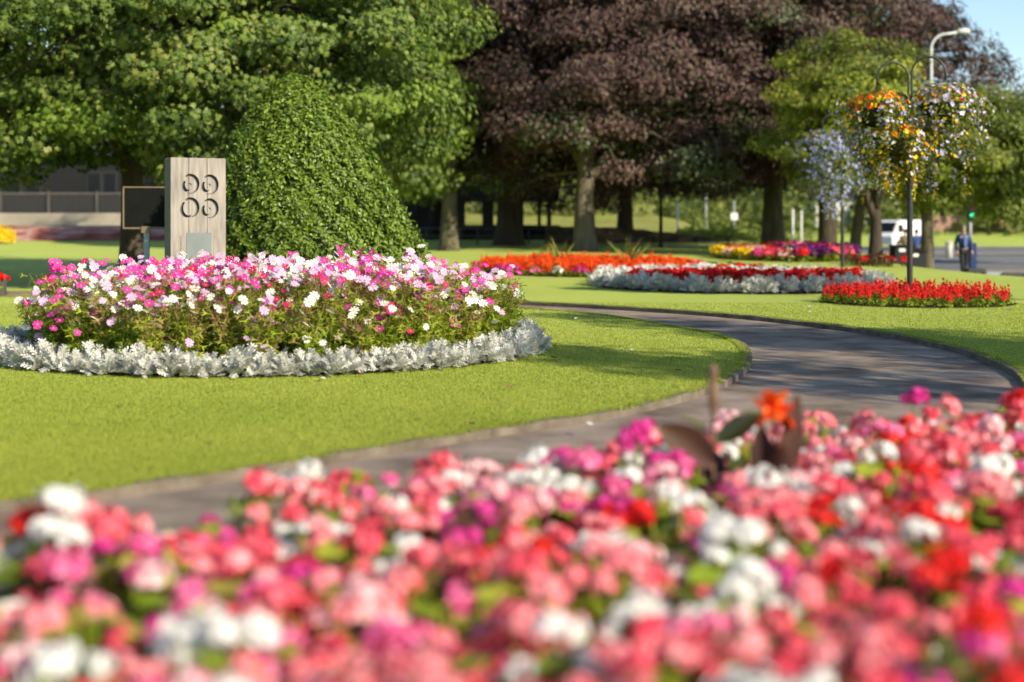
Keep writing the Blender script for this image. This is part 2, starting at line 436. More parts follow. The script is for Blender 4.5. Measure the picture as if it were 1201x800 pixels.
# copper beeches
x, y = T(597, 53)
make_tree('copper_beech', x, y, .52, 3.0, (1.4,0,8.6), (6.3,5,7.0), 260, 1.15, 480, DIA, .165, M['copper'], M['bark_dark'],
          'copper beech whose broad black trunk stands in front of the dark shelter', clow=7.0, zcut=10, droop=.25, flat=.45, mats2=(M['darkgreen'],.18))
x, y = T(686, 46.5)
make_tree('copper_beech', x, y, .38, 2.6, (1.3,.4,7.4), (5.9,4.4,6.6), 280, 1.05, 500, DIA, .15, M['copper'], M['bark_pale'],
          'copper beech with a pale sunlit trunk, forking low behind the orange bed', clow=5.8, zcut=9, forks=3, droop=.25, flat=.45, mats2=(M['darkgreen'],.15))
x, y = T(733, 58)
make_tree('broadleaf_tree', x, y, .36, 2.4, (.8,0,6.4), (4.4,4,6.0), 150, 1.2, 240, DIA, .22, M['darkgreen'], M['bark_dark'],
          'shaded tree with dark spreading low boughs behind the left end of the stone wall', clow=4.6, zcut=9, droop=.1, flat=.6, mats2=(M['copper'],.3))
x, y = T(775, 50)
make_tree('slender_tree', x, y, .07, 2.6, (.1,0,4.3), (1.6,1.6,2.2), 40, .7, 130, DIA, .17, M['darkgreen'], M['bark_dark'],
          'thin dark young tree in front of the stone wall, left of the white posts', clow=1.7, mats2=(M['copper'],.3))
x, y = T(907, 49)
make_tree('copper_beech', x, y, .40, 3.0, (-1.4,.6,8.0), (6.2,4.6,6.8), 250, 1.1, 450, DIA, .16, M['copper'], M['bark_grey'],
          'copper beech behind the far yellow and purple bed, half its trunk sunlit', clow=5.8, zcut=10, forks=2, droop=.25, flat=.45, mats2=(M['darkgreen'],.4))
x, y = T(970, 56)
make_tree('copper_beech', x, y, .42, 3.2, (.2,1,9.2), (5.0,5,7.2), 240, 1.2, 420, DIA, .18, M['copper'], M['bark_dark'],
          'tall copper beech reaching furthest right against the blue sky', clow=5.6, zcut=10.5, forks=2, droop=.3, flat=.42, mats2=(M['darkgreen'],.12),
          extra=[(5.6,0,8.1),(6.4,-.3,7.5),(6.9,0,7.0),(7.2,.4,6.4),(6.0,.4,6.6),(5.2,-1,7.0),(6.2,1,8.6),(5.4,.5,9.3),(6.7,.3,7.9)])
x, y = T(1002, 46)
make_tree('slender_tree', x, y, .20, 2.0, (-.1,0,4.0), (1.7,1.6,2.4), 60, .65, 150, DIA, .15, M['oliveleaf'], M['bark_pale'],
          'small tree with a leaning pale trunk beside the rear basket post', clow=1.5, mats2=(M['darkgreen'],.3), lean=(.25,0))
x, y = T(1027, 41)
make_tree('lime_tree', x, y, .20, 1.5, (-.6,.2,4.1), (2.55,2.1,2.6), 150, .55, 230, OVAL, .125, M['limeleaf'], M['bark_dark'],
          'yellow-green tree with a dark forked trunk behind the hanging baskets', clow=2.0, forks=4, mats2=(M['oliveleaf'],.3), inner=.2)
x, y = T(1087, 43.5)
make_tree('roadside_tree', x, y, .21, 2.4, (2.1,.3,3.75), (3.0,2.4,2.2), 170, .58, 240, OVAL, .125, M['oliveleaf'], M['bark_grey'],
          'olive green tree with low spreading branches left of the walking man', clow=1.9, forks=4, mats2=(M['limeleaf'],.25), inner=.2)
x, y = T(1235, 62)
make_tree('roadside_tree', x, y, .25, 2.2, (-.6,0,4.8), (3.2,3,2.7), 120, .85, 150, OVAL, .2, M['oliveleaf'], M['bark_grey'],
          'rounded green tree across the pavement at the right edge', clow=2.4, mats2=(M['limeleaf'],.4))
# beyond the right-hand edge of the frame: the trees whose shadows cross path and lawn
for (tx, ty, s) in ((9.9,4.4,.8),(11.6,7.2,.85),(13,17,.9),(12.6,5.2,.8),(10.6,8.6,.7)):
    make_tree('slender_tree', tx, ty, .10, 3.6, (0,0,5.6), (1.5*s,1.5*s,1.7), 20, .5, 110, OVAL, .15, M['oliveleaf'], M['bark_grey'],
          'slim tree standing right of the flower beds, its shadow across the path', clow=1.0, group='slim trees right of the beds')

# far woodland and shrubs on the bank
def leafmass(name, boxes, n, size, m, label, kind='stuff'):
    mb = MB()
    for (x0,x1,y0,y1,h) in boxes:
        k = n; nb = max(3, int(k/90)); cx = rs.uniform(x0,x1,nb); cy = rs.uniform(y0,y1,nb); r = rs.uniform(.35,1,nb)*h
        for a, b, q in zip(cx, cy, r):
            d = unit(90); d[:,2] = np.abs(d[:,2]); P = np.array([a,b,gz(a,b)-.1]) + d*np.array([q*.9,q*.6,q])*rs.uniform(.75,1.05,(90,1))
            mb.inst(DIA[0], DIA[1], P, frames(90, d+rs.normal(size=(90,3))*.4), size*rs.uniform(.6,1.4,90))
    o = mb.build(name, m); tag(o, label, 'vegetation', kind=kind); return o
leafmass('far_woodland', [(-50,-4,82,100,10)], 9000, .6, M['darkgreen'], 'dark trees rising behind the low building')
leafmass('far_woodland', [(-60,75,135,165,14)], 14000, 1.1, M['darkgreen'], 'dark wooded skyline behind the park trees')
leafmass('far_woodland', [(-8,40,108,125,4.2)], 9000, .55, M['hillwood'], 'pale green scrub along the top of the sunlit bank')
leafmass('bank_shrubbery', [(-6,18,84,100,1.5)], 12000, .3, M['hillwood'], 'low olive shrubs dotted over the meadow bank')
leafmass('wayside_shrubbery', [(8,13,63,70,.8)], 5000, .17, M['limeleaf'], 'bright green low shrubs behind the right end of the stone wall')
leafmass('far_woodland', [(30,95,112,130,7)], 9000, .9, M['oliveleaf'], 'belt of green trees above the far brick wall')

# meadow colour sheet on the bank
far_sheet('meadow', lambda y: -45, lambda y: 12+(y-66)*.08, 64, 134, .05, M['meadow'], 60, 60)

# ------------------------------------------------------------------ clipped dome bush
M['holly'] = leafmat('clipped_bush_leaf', [(.045,.085,.008),(.10,.165,.014),(.165,.245,.02),(.24,.31,.035)], .40, .25, .45)
bx_, by_ = T(372, 20.3); bz = 0
root = empty('clipped_bush', (bx_, by_, 0), label='tall clipped evergreen dome beside the carved timber slab', cat='bush')
prof = [(0,1.50),(.3,1.52),(.8,1.48),(1.2,1.37),(1.76,1.16),(2.1,1.02),(2.4,.85),(2.7,.66),(3.0,.44),(3.16,.29),(3.28,.06)]
pz = np.array([p[0] for p in prof]); pr = np.array([p[1] for p in prof])
n = 80000
zz = rs.uniform(0,1,n*2); rr_ = np.interp(zz*3.28, pz, pr); keep = rs.uniform(0,1.55,n*2) < rr_+.15
zz = zz[keep][:n]*3.28; n = len(zz); th = rs.uniform(-PI, PI, n); r = np.interp(zz, pz, pr)
lump = 1+.03*np.sin(th*5+zz*3)+.035*np.sin(th*11-zz*5)+.035*np.sin(th*23+zz*13)+.03*np.sin(th*37-zz*21)
r = r*lump - np.abs(rs.normal(0,.075,n)) + .03
off = -.33*ss(zz/3.2)
P = np.stack([np.cos(th)*r+off, np.sin(th)*r, zz+rs.normal(0,.03,n)], 1)
slope = np.interp(zz, pz, np.gradient(-pr, pz)); ax = np.stack([np.cos(th), np.sin(th), np.clip(slope,0,2)],1)+rs.normal(size=(n,3))*.55+np.array([0,0,.3])
mb = MB(); mb.inst(OVAL[0], OVAL[1], P, frames(n, ax, rs.uniform(-PI,PI,n)), rs.uniform(.042,.082,n))
mb.build('crown', M['holly'], root)
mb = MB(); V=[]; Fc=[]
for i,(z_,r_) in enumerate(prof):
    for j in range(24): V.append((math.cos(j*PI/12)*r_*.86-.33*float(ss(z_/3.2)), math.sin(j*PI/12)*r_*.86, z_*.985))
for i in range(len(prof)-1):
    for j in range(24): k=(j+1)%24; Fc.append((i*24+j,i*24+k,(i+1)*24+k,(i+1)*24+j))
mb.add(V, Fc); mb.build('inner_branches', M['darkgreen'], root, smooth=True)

# ------------------------------------------------------------------ carved timber slab
def timber_material():
    m, nt = newmat('weathered_oak')
    p = nt.nodes.new('ShaderNodeBsdfPrincipled')
    a = noise(nt, 3, 8, 'Object', (9,9,.7)); b = noise(nt, 1.6, 3)
    f = math_node(nt, 'ADD', math_node(nt,'MULTIPLY',a,1.3), math_node(nt,'MULTIPLY',b,.7)); f = math_node(nt,'SUBTRACT',f,.5)
    c = ramp(nt, [(.12,.104,.09),(.22,.195,.17),(.32,.287,.25),(.41,.37,.325)], f); nt.links.new(c, p.inputs['Base Color'])
    p.inputs['Roughness'].default_value=.8; p.inputs['Specular IOR Level'].default_value=.2
    bp = nt.nodes.new('ShaderNodeBump'); bp.inputs['Strength'].default_value=.5; bp.inputs['Distance'].default_value=.01
    nt.links.new(noise(nt, 9, 6, 'Object', (9,9,.6)), bp.inputs['Height']); nt.links.new(bp.outputs[0], p.inputs['Normal'])
    o = nt.nodes.new('ShaderNodeOutputMaterial'); nt.links.new(p.outputs[0], o.inputs[0]); return m
M['timber'] = timber_material()
M['timber_side'] = mat('shade_toned_timber_side', [(.10,.095,.085),(.17,.16,.145)], 6, .85, .2, stretch=(4,4,.6))  # same timber, with the shade on the left face put into its colour
M['steel'] = mat('brushed_steel', [(.10,.12,.12),(.19,.215,.21)], 3, .5, .4, metal=.3)
W, D, HT = .70, .30, 2.0
sx, sy = at(229, 18), 18.0
root = empty('timber_monolith', (sx, sy, 0), rad(28), label='upright weathered timber slab carved with four spiral figures and a steel plaque', cat='sculpture')
mb = MB()
xs_ = [-.35,-.122,.112,.35]
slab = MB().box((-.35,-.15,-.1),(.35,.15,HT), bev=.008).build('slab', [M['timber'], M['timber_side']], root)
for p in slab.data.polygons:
    if p.normal.x < -.8: p.material_index = 1  # left face takes the shade-darkened colour
cut = MB()
# saw cuts between the three planks
cut.box((xs_[1]-.003,-.2,-.2),(xs_[1]+.003,-.120,HT+.1)); cut.box((xs_[2]-.003,-.2,-.2),(xs_[2]+.003,-.120,HT+.1))
cut.box((-.226,-.2,-.2),(-.220,-.140,1.02))
def figure(cx, cz, s, kind):
    """a carved spiral: wide at its upper right, running out to a thin tail"""
    pts=[]; wid=[]
    N = 22
    # outer sweep from the top left over the right side down to the foot
    for i in range(N+1):
        t=i/N; a = rad(125 - 235*t); R = s*(1.0 - .06*t)
        pts.append((cx+.10*s+R*.86*math.cos(a), cz+R*math.sin(a))); wid.append(s*(.06+.38*math.sin(PI*min(1,t*1.05+.08))**1.0*(1-.35*t)))
    cut_poly(pts, wid)
    pts=[]; wid=[]
    # inner curl: left side bowl hooking up to the middle
    for i in range(N+1):
        t=i/N; a = rad(120 + 190*t); R = s*(.52 if kind=='9' else .80)
        oy = -.12*s if kind=='9' else -.08*s; ox = -.20*s if kind=='9' else -.16*s
        pts.append((cx+ox+R*.82*math.cos(a), cz+oy+R*math.sin(a))); wid.append(s*(.06+.34*math.sin(PI*min(1,t+.05))))
    cut_poly(pts, wid)
    if kind == '9':
        pts=[]; wid=[]
        for i in range(12):
            t=i/11; a = rad(-20+120*t); R = s*.16
            pts.append((cx+.02*s+R*math.cos(a), cz-.02*s+R*math.sin(a))); wid.append(s*.13*(1-.5*t))
        cut_poly(pts, wid)
def cut_poly(pts, wid):
    n=len(pts); V=[]
    for i,(px_,pz_) in enumerate(pts):
        a = Vector(pts[max(i-1,0)]); b = Vector(pts[min(i+1,n-1)]); t=(b-a).normalized(); nn = Vector((-t.y,t.x))*wid[i]/2
        for sgn in (1,-1):
            for yy in (-.2,-.105): V.append((px_+nn.x*sgn, yy, pz_+nn.y*sgn))
    Fc=[]
    for i in range(n-1):
        o_=i*4; q=o_+4
        Fc += [(o_+0,o_+1,q+1,q+0),(o_+2,q+2,q+3,o_+3),(o_+0,q+0,q+2,o_+2),(o_+1,o_+3,q+3,q+1)]
    Fc += [(0,2,3,1),((n-1)*4,(n-1)*4+1,(n-1)*4+3,(n-1)*4+2)]
    CUTS.append((V,Fc))
CUTS=[]
figure(-.118, 1.665, .118, '9'); figure(.128, 1.660, .118, '9'); figure(-.118, 1.370, .118, '0'); figure(.128, 1.360, .118, '9')
def boolean(target, cutter_mb):
    import bmesh
    c = cutter_mb.build('cutter', M['timber_side'])
    bm = bmesh.new(); bm.from_mesh(c.data); bmesh.ops.recalc_face_normals(bm, faces=bm.faces); bm.to_mesh(c.data); bm.free()
    md = target.modifiers.new('cut','BOOLEAN'); md.object = c; md.solver='EXACT'; md.use_self = True
    dg = bpy.context.evaluated_depsgraph_get(); me = bpy.data.meshes.new_from_object(target.evaluated_get(dg))
    target.modifiers.clear()
    if len(me.vertices) > 8: target.data = me
    bpy.data.objects.remove(c)
save = slab.parent; slab.parent = None
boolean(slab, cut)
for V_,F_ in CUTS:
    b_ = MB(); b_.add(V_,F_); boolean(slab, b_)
slab.parent = save
pl = MB().box((-.155,-.156,.62),(.165,-.151,1.06), bev=.002).build('plaque', M['steel'], root)
bolt = MB()
for (a,b) in ((-.14,.64),(.15,.64),(-.14,1.04),(.15,1.04)):
    o = MB(); o.tube([(a,-.160,b),(a,-.1565,b)], .008, 8); o.build('bolt', M['steel'], root)

# notice board behind it
M['board'] = mat('board_panel', [(.006,.007,.006),(.012,.013,.011)], 3, .8, .05)
M['tan_paint'] = mat('tan_wood', [(.13,.10,.06),(.20,.155,.09)], 8, .6, .3)
M['bluegrey'] = mat('blue_grey_paint', [(.30,.38,.40)], 8, .5, .3)
nx_ = at(172, 21.3)
root = empty('notice_board', (nx_, 21.3, 0), rad(8), label='dark notice board in a tan frame on a post, left of the timber slab', cat='notice board')
MB().box((-.32,-.02,1.12),(.32,.02,1.70)).build('panel', M['board'], root)
f = MB(); f.box((-.342,-.035,1.09),(.342,.03,1.115)); f.box((-.342,-.035,1.705),(.342,.03,1.725)); f.box((-.345,-.03,1.117),(-.323,.03,1.703)); f.box((.323,-.03,1.117),(.345,.03,1.703))
f.build('frame', M['tan_paint'], root)
MB().box((-.035,.032,-.1),(.035,.10,1.45)).build('post', M['tan_paint'], root)
MB().box((-.07,-.06,1.03),(.07,-.037,1.13)).build('bracket', M['tan_paint'], root)
MB().box((-.038,-.034,-.1),(.038,-.002,1.07)).build('post', M['bluegrey'], root)

# ------------------------------------------------------------------ flowers: shared petals and leaves
WHITE=(.86,.84,.78)
def petal(name, cols, transl=.35): return leafmat(name, cols, .55, transl, .25, objvar=.35)
PC = {
 'white': petal('white_petal', [(.78,.77,.70),(.88,.87,.82)]),
 'coral': petal('coral_petal', [(.74,.05,.09),(.86,.11,.16),(.91,.22,.25)]),
 'salmon': petal('salmon_petal', [(.86,.16,.19),(.92,.30,.33),(.94,.50,.50)]),
 'pink': petal('pink_petal', [(.76,.06,.24),(.87,.18,.38),(.92,.34,.52)]),
 'palepink': petal('pale_pink_petal', [(.90,.38,.42),(.93,.58,.58),(.93,.74,.72)]),
 'magenta': petal('magenta_petal', [(.52,.015,.19),(.70,.04,.28),(.80,.10,.38)]),
 'red': petal('scarlet_petal', [(.60,.008,.008),(.78,.018,.014),(.85,.05,.03)]),
 'lilac': petal('lilac_petal', [(.66,.36,.72),(.80,.55,.82)]),
 'cosmospink': petal('pale_lilac_cosmos_petal', [(.62,.34,.62),(.78,.55,.76)]),
 'cosmosmag': petal('magenta_cosmos_petal', [(.60,.03,.30),(.74,.06,.40)]),
 'crimson': petal('crimson_cosmos_petal', [(.50,.01,.09),(.66,.02,.16)]),
 'orange': petal('orange_red_petal', [(.80,.045,.004),(.90,.10,.008),(.92,.17,.015)]),
 'yellow': petal('yellow_petal', [(.86,.55,.01),(.92,.68,.02)]),
 'orangey': petal('golden_orange_petal', [(.88,.28,.005),(.92,.40,.01)]),
 'purple': petal('deep_purple_petal', [(.09,.012,.12),(.20,.03,.20)]),
 'blue': petal('lobelia_blue_petal', [(.22,.26,.62),(.38,.42,.78),(.55,.57,.86)]),
 'paleblue': petal('pale_lilac_white_petal', [(.55,.50,.76),(.76,.72,.86)]),
}
M['eye'] = leafmat('flower_eye', [(.75,.42,.01),(.85,.60,.03)], .7, 0)
M['pelarg'] = leafmat('bedding_leaf', [(.10,.17,.01),(.20,.30,.02),(.32,.42,.03),(.44,.42,.05)], .45, .35, .35, objvar=.5)
M['bronze'] = leafmat('bronze_leaf', [(.05,.02,.012),(.11,.05,.02),(.16,.14,.02)], .35, .2, .5, objvar=.5)
M['fern'] = leafmat('cosmos_foliage', [(.12,.18,.012),(.24,.33,.02),(.38,.48,.03),(.36,.30,.08)], .6, .35, .2, objvar=.55)
M['fern_brown'] = leafmat('cosmos_spent_stem', [(.16,.13,.03),(.30,.19,.08),(.38,.23,.13)], .6, .25, .2, objvar=.4)
M['silver'] = leafmat('silver_ragwort_leaf', [(.40,.41,.36),(.57,.565,.50),(.72,.705,.63)], .75, .15, .1, objvar=.3)
M['stem'] = mat('green_stem', [(.10,.16,.02),(.16,.20,.03)], 5, .6)
M['dotgreen'] = leafmat('sword_leaf', [(.14,.17,.02),(.28,.32,.05),(.40,.42,.10)], .5, .3, .3)

# geranium / begonia bloom: a rounded cluster of small open flowers
PET = [(0,0,0),(.42,.35,.10),(.50,.80,.20),(0,1.0,.16),(-.50,.80,.20),(-.42,.35,.10)]
PETF = [(0,1,2,3),(0,3,4,5)]
def head_mesh(n, R, fr, flat=.5):
    mb = MB()
    k = 0
    for i in range(n):
        t = (i+.5)/n; ph = i*2.399; ct = 1-t*1.15; st = math.sqrt(max(0,1-ct*ct))
        dirv = np.array([st*math.cos(ph), st*math.sin(ph), ct])+rs.normal(size=3)*.12
        c = dirv*np.array([R-fr*.4,R-fr*.4,(R-fr*.4)*flat])*rs.uniform(.70,1.2)
        dirv /= np.linalg.norm(dirv)
        base = frames(1, dirv[None], np.array([rs.uniform(-PI,PI)]))[0]
        Rm=[]
        for q in range(5):
            a = 2*PI*q/5+rs.normal()*.08; Rz = np.array([[math.cos(a),-math.sin(a),0],[math.sin(a),math.cos(a),0],[0,0,1]]); Rm.append(base@Rz)
        mb.inst(PET, PETF, np.repeat(c[None],5,0), np.array(Rm), np.full(5, fr)*rs.uniform(.85,1.15))
    return mb
class Protos: pass
def stash(o):                       # a mesh kept for copies only
    me = o.data; bpy.data.objects.remove(o); return me
PH = bpy.data.materials.new('slot')
HEADS = [stash(head_mesh(n, R, fr).build('flower_head', PH)) for n, R, fr in ((16,.058,.019),(13,.053,.020),(21,.069,.019),(8,.040,.021))]
def mound(n, R, Hh, size, tmpl, mi_fn=None, mats=None, stems=8):
    mb = MB(); d = unit(n); d[:,2] = np.abs(d[:,2])
    P = d*np.array([R,R,Hh])*rs.uniform(.45,1.0,(n,1)); P[:,2] += .02
    ax = d*.7+np.array([0,0,.8])+rs.normal(size=(n,3))*.35
    mb.inst(tmpl[0], tmpl[1], P, frames(n, ax), size*rs.uniform(.6,1.2,n))
    for i in range(stems):
        a = rs.uniform(0,2*PI); r = R*.6*rs.rand(); mb.tube([(0,0,-.02),(math.cos(a)*r*.5,math.sin(a)*r*.5,Hh*.5),(math.cos(a)*r,math.sin(a)*r,Hh*.95)], [.006,.005,.004], 5, cap=False)
    return mb
ROUND = ([(0,0,0),(.35,.05,.05),(.52,.38,.0),(.40,.78,.06),(0,.95,.0),(-.40,.78,.06),(-.52,.38,.0),(-.35,.05,.05)], [(0,1,2,3,4),(0,4,5,6,7)])
FOL = [stash(mound(110,.16,.36,.075,ROUND).build('foliage', PH)) for _ in range(4)]
STALK = []
for k in range(3):
    mb = MB(); mb.tube([(0,0,-.22),(.008,0,-.1),(0,0,-.01)], [.004,.0035,.003], 5, cap=False); STALK.append(mb)

def flower_child(parent, mesh, material, loc, rot, scale, name='flower_head'):
    o = bpy.data.objects.new(name, mesh); COL.objects.link(o); o.parent = parent
    o.location = loc; o.rotation_euler = rot; o.scale = (scale,)*3
    o.material_slots[0].link = 'OBJECT'; o.material_slots[0].material = material
    return o
def foliage_child(parent, mesh, material, scale=1, rz=0, name='foliage'):
    o = bpy.data.objects.new(name, mesh); COL.objects.link(o); o.parent = parent
    o.scale = (scale,)*3 if np.isscalar(scale) else scale; o.rotation_euler = (0,0,rz)
    o.material_slots[0].link = 'OBJECT'; o.material_slots[0].material = material
    return o

# ---- foreground bed
BEDPOLY = np.array([(-3.2,3.45),(-2.2,3.62),(-1.6,3.85),(-1.3,4.06),(-.75,4.6),(0,5.25),(.9,6.0),(1.6,6.3),(2.4,6.5),(3.2,6.6),(4.2,6.2),(4.6,3),(3,1),(0,.9),(-2.5,.9),(-3.4,2.0)])
def polysheet(name, poly, z, m, bump=0):
    me = bpy.data.meshes.new(name); c = poly.mean(0); n=len(poly)
    V=[(p[0],p[1],gz(*p)+z) for p in poly]+[(c[0],c[1],gz(*c)+z+bump)]
    me.from_pydata(V, [], [(i,(i+1)%n,n) for i in range(n)]); me.materials.append(m); me.update()
    o = bpy.data.objects.new(name, me); COL.objects.link(o); tag(o, kind='structure'); return o
polysheet('soil', BEDPOLY, .012, M['soil'], .05)
def hexpts(x0,x1,y0,y1,s,jit=.22):
    P=[]; j=0; y=y0
    while y < y1:
        x = x0+(s/2 if j%2 else 0)
        while x < x1:
            P.append((x+rs.uniform(-jit,jit)*s, y+rs.uniform(-jit,jit)*s)); x += s
        y += s*.866; j += 1
    return np.array(P)
P = hexpts(-4,4,1.75,6.6,.215)
P = P[inside(P[:,0],P[:,1],BEDPOLY)]
P = P[(np.abs(P[:,0]) < .36*P[:,1]+.22)]
names = {'white':'white','coral':'coral red','salmon':'salmon pink','pink':'rose pink','palepink':'pale pink','magenta':'magenta','red':'scarlet','lilac':'lilac'}
keys = ['coral','salmon','pink','white','red','magenta','palepink','lilac']; probs = np.array([.24,.25,.15,.16,.10,.05,.05,.005]); probs = probs/probs.sum()
CANNA = [(at(907,5.0),5.0,'red'), (at(836,5.1),5.1,'bud')]
print('foreground plants', len(P))
for (x, y) in P:
    if min(math.hypot(x-c[0], y-c[1]) for c in CANNA) < .10: continue
    c = keys[rs.choice(len(keys), p=probs)]
    edge = float(dist_poly(np.array([x]), np.array([y]), BEDPOLY[:11])[0])
    h = .335+.035*rs.normal()
    h = min(max(h,.26),.385)
    near = min(((math.hypot(x-q[0], y-q[1]), n) for q, n in ((CANNA[0],'beside the red canna'), (CANNA[1],'beside the budding canna'))), key=lambda t: t[0])
    if near[0] < .45: where = near[1]
    elif edge < .33: where = 'on the path side of the front bed, '+('left end' if x < -.6 else 'right end' if x > 1.2 else 'mid-bed')
    elif y < 2.9: where = 'nearest the viewer in the front bed, '+('left side' if x < -.3 else 'right side' if x > .3 else 'middle')
    else: where = 'inside the foreground bed, '+('left of its middle' if x < -.1 else 'right of its middle' if x > .9 else 'at its middle')
    root = empty('bedding_geranium', (x, y, .01), rs.uniform(0,6.28), f'{names[c]} geranium in bloom {where}', 'flower', f'{names[c]} geraniums {where}')
    sc = h/.40
    foliage_child(root, FOL[rs.randint(4)], M['bronze'] if rs.rand() < .10 else M['pelarg'], (1.1,1.1,sc*1.06))
    nh = rs.randint(4,8); used=[]
    for i in range(nh):
        a = rs.uniform(0,2*PI); r = .115*math.sqrt(rs.rand()); zz_ = h*(1.0-.22*(r/.12)**2)+rs.uniform(-.03,.035)
        cc = c if rs.rand() > .3 else {'coral':'salmon','salmon':'coral','pink':'palepink','white':'white','red':'coral','magenta':'pink','palepink':'salmon','lilac':'pink'}[c]
        flower_child(root, HEADS[rs.randint(4)], PC[cc], (math.cos(a)*r, math.sin(a)*r, zz_), (rs.normal()*.3, rs.normal()*.3, rs.uniform(0,6)), rs.uniform(.55,1.05))
# a few taller blooms that stand clear of the bed on the left
for (px, d, hh, c) in ((76,3.75,.455,'white'),(58,3.7,.40,'white'),(30,3.8,.39,'red'),(745,5.0,.45,'magenta'),(1068,5.9,.46,'magenta')):
    x = at(px,d); root = empty('bedding_geranium', (x, d, .01), 0, f'tall {names[c]} geranium standing above its neighbours by the path', 'flower', f'tall {names[c]} geraniums')
    foliage_child(root, FOL[1], M['pelarg'], (.7,.7,1))
    mb = MB(); mb.tube([(0,0,.2),(.01,0,hh)], [.005,.004], 5); mb.build('stem', M['stem'], root)
    for i in range(3): flower_child(root, HEADS[i], PC[c], (rs.normal()*.022, rs.normal()*.03, hh+rs.uniform(-.02,.02)), (rs.normal()*.3, rs.normal()*.3, i), .9)

# ---- cannas in the foreground bed
M['canna_leaf'] = mat('bronze_canna_leaf', [(.03,.015,.012),(.07,.03,.02),(.06,.05,.02)], 4, .65, .2)
M['canna_green'] = mat('olive_canna_leaf', [(.10,.10,.02),(.17,.18,.04)], 4, .4, .5)
M['canna_stem'] = mat('canna_stem', [(.11,.06,.035),(.17,.10,.06)], 6, .6)
def blade(parent, base, direction, length, width, m, curl=.3, name='leaf', wide=None):
    n = 9; V=[]; d = Vector(direction).normalized(); side = d.cross(Vector((0,0,1))).normalized(); 
    if wide is not None:
        side = Vector(wide); side = (side-d*side.dot(d)).normalized()
    up = side.cross(d)
    for i in range(n):
        t=i/(n-1); w = width*math.sin(PI*min(1,t*.93+.05))**.8*.5; c = Vector(base)+d*length*t-up*0+Vector((0,0,-curl*length*t*t))
        for q in (-1,-.5,0,.5,1): V.append(tuple(c+side*w*q+up*(abs(q)*w*.45)))
    Fc=[(i*5+j,i*5+j+1,(i+1)*5+j+1,(i+1)*5+j) for i in range(n-1) for j in range(4)]
    b=MB(); b.add(V,Fc); return b.build(name, m, parent, smooth=True)
x, y, _ = CANNA[0]
root = empty('canna_plant', (x,y,.01), label='canna with a scarlet bloom and dark bronze leaves above the foreground bed', cat='flower')
MB().tube([(0,0,0),(.01,0,.3),(.0,0,.54)], [.009,.008,.006], 7).build('stem', M['canna_stem'], root)
blade(root, (.01,0,.22), (.20,.02,1), .38, .10, M['canna_leaf'], .02, wide=(1,.4,0)); blade(root, (-.01,0,.22), (-.12,.05,1), .27, .10, M['canna_leaf'], .05, wide=(1,-.5,0))
blade(root, (0,0,.2), (.05,-.5,1), .28, .09, M['canna_leaf'], .1); blade(root, (.0,.02,.18), (-.1,.6,.8), .3, .1, M['canna_leaf'], .1)
fm = MB()
for i in range(9):
    a = i*2.4; dirv = np.array([math.cos(a)*.9, math.sin(a)*.6, .45+.5*rs.rand()])
    fm.inst([(0,0,0),(.3,.3,.05),(.42,.7,.1),(.1,1,0),(-.3,.85,.12),(-.38,.4,.05)], [(0,1,2,3),(0,3,4,5)], np.array([[0,0,0]]), frames(1, np.cross(dirv,[0,0,1])[None]+np.array([[0,0,.6]]), np.array([a])), np.array([.062]))
me_ = stash(fm.build('flower_head', PH))
for (dx,dz,s) in ((-.035,.525,1.05),(.01,.555,1.1),(.042,.515,1.0)): flower_child(root, me_, PC['orange'], (dx,-.01,dz), (.2,.1*dx*50,dx*40), s)
x, y, _ = CANNA[1]
root = empty('canna_plant', (x,y,.01), label='canna with a brown spent bud spike and an olive leaf above the foreground bed', cat='flower')
MB().tube([(0,0,0),(0,0,.4),(.002,0,.56)], [.009,.008,.007], 7).build('stem', M['canna_stem'], root)
MB().tube([(.001,0,.50),(.004,0,.55),(-.002,.0,.61),(.003,0,.655),(.0,0,.68)], [.012,.020,.014,.018,.005], 8).build('flower_bud', M['canna_stem'], root)
blade(root, (.01,0,.40), (.85,.0,.55), .20, .08, M['canna_green'], .0, wide=(-.55,.1,.85)); blade(root, (-.01,0,.42), (-.5,.1,.42), .15, .06, M['canna_green'], .15)
blade(root, (0,-.02,.32), (-.85,-.1,.75), .26, .13, M['canna_leaf'], .1, wide=(.6,.1,.8)); blade(root, (0,.02,.2), (.1,.5,1), .22, .09, M['canna_leaf'], .2)

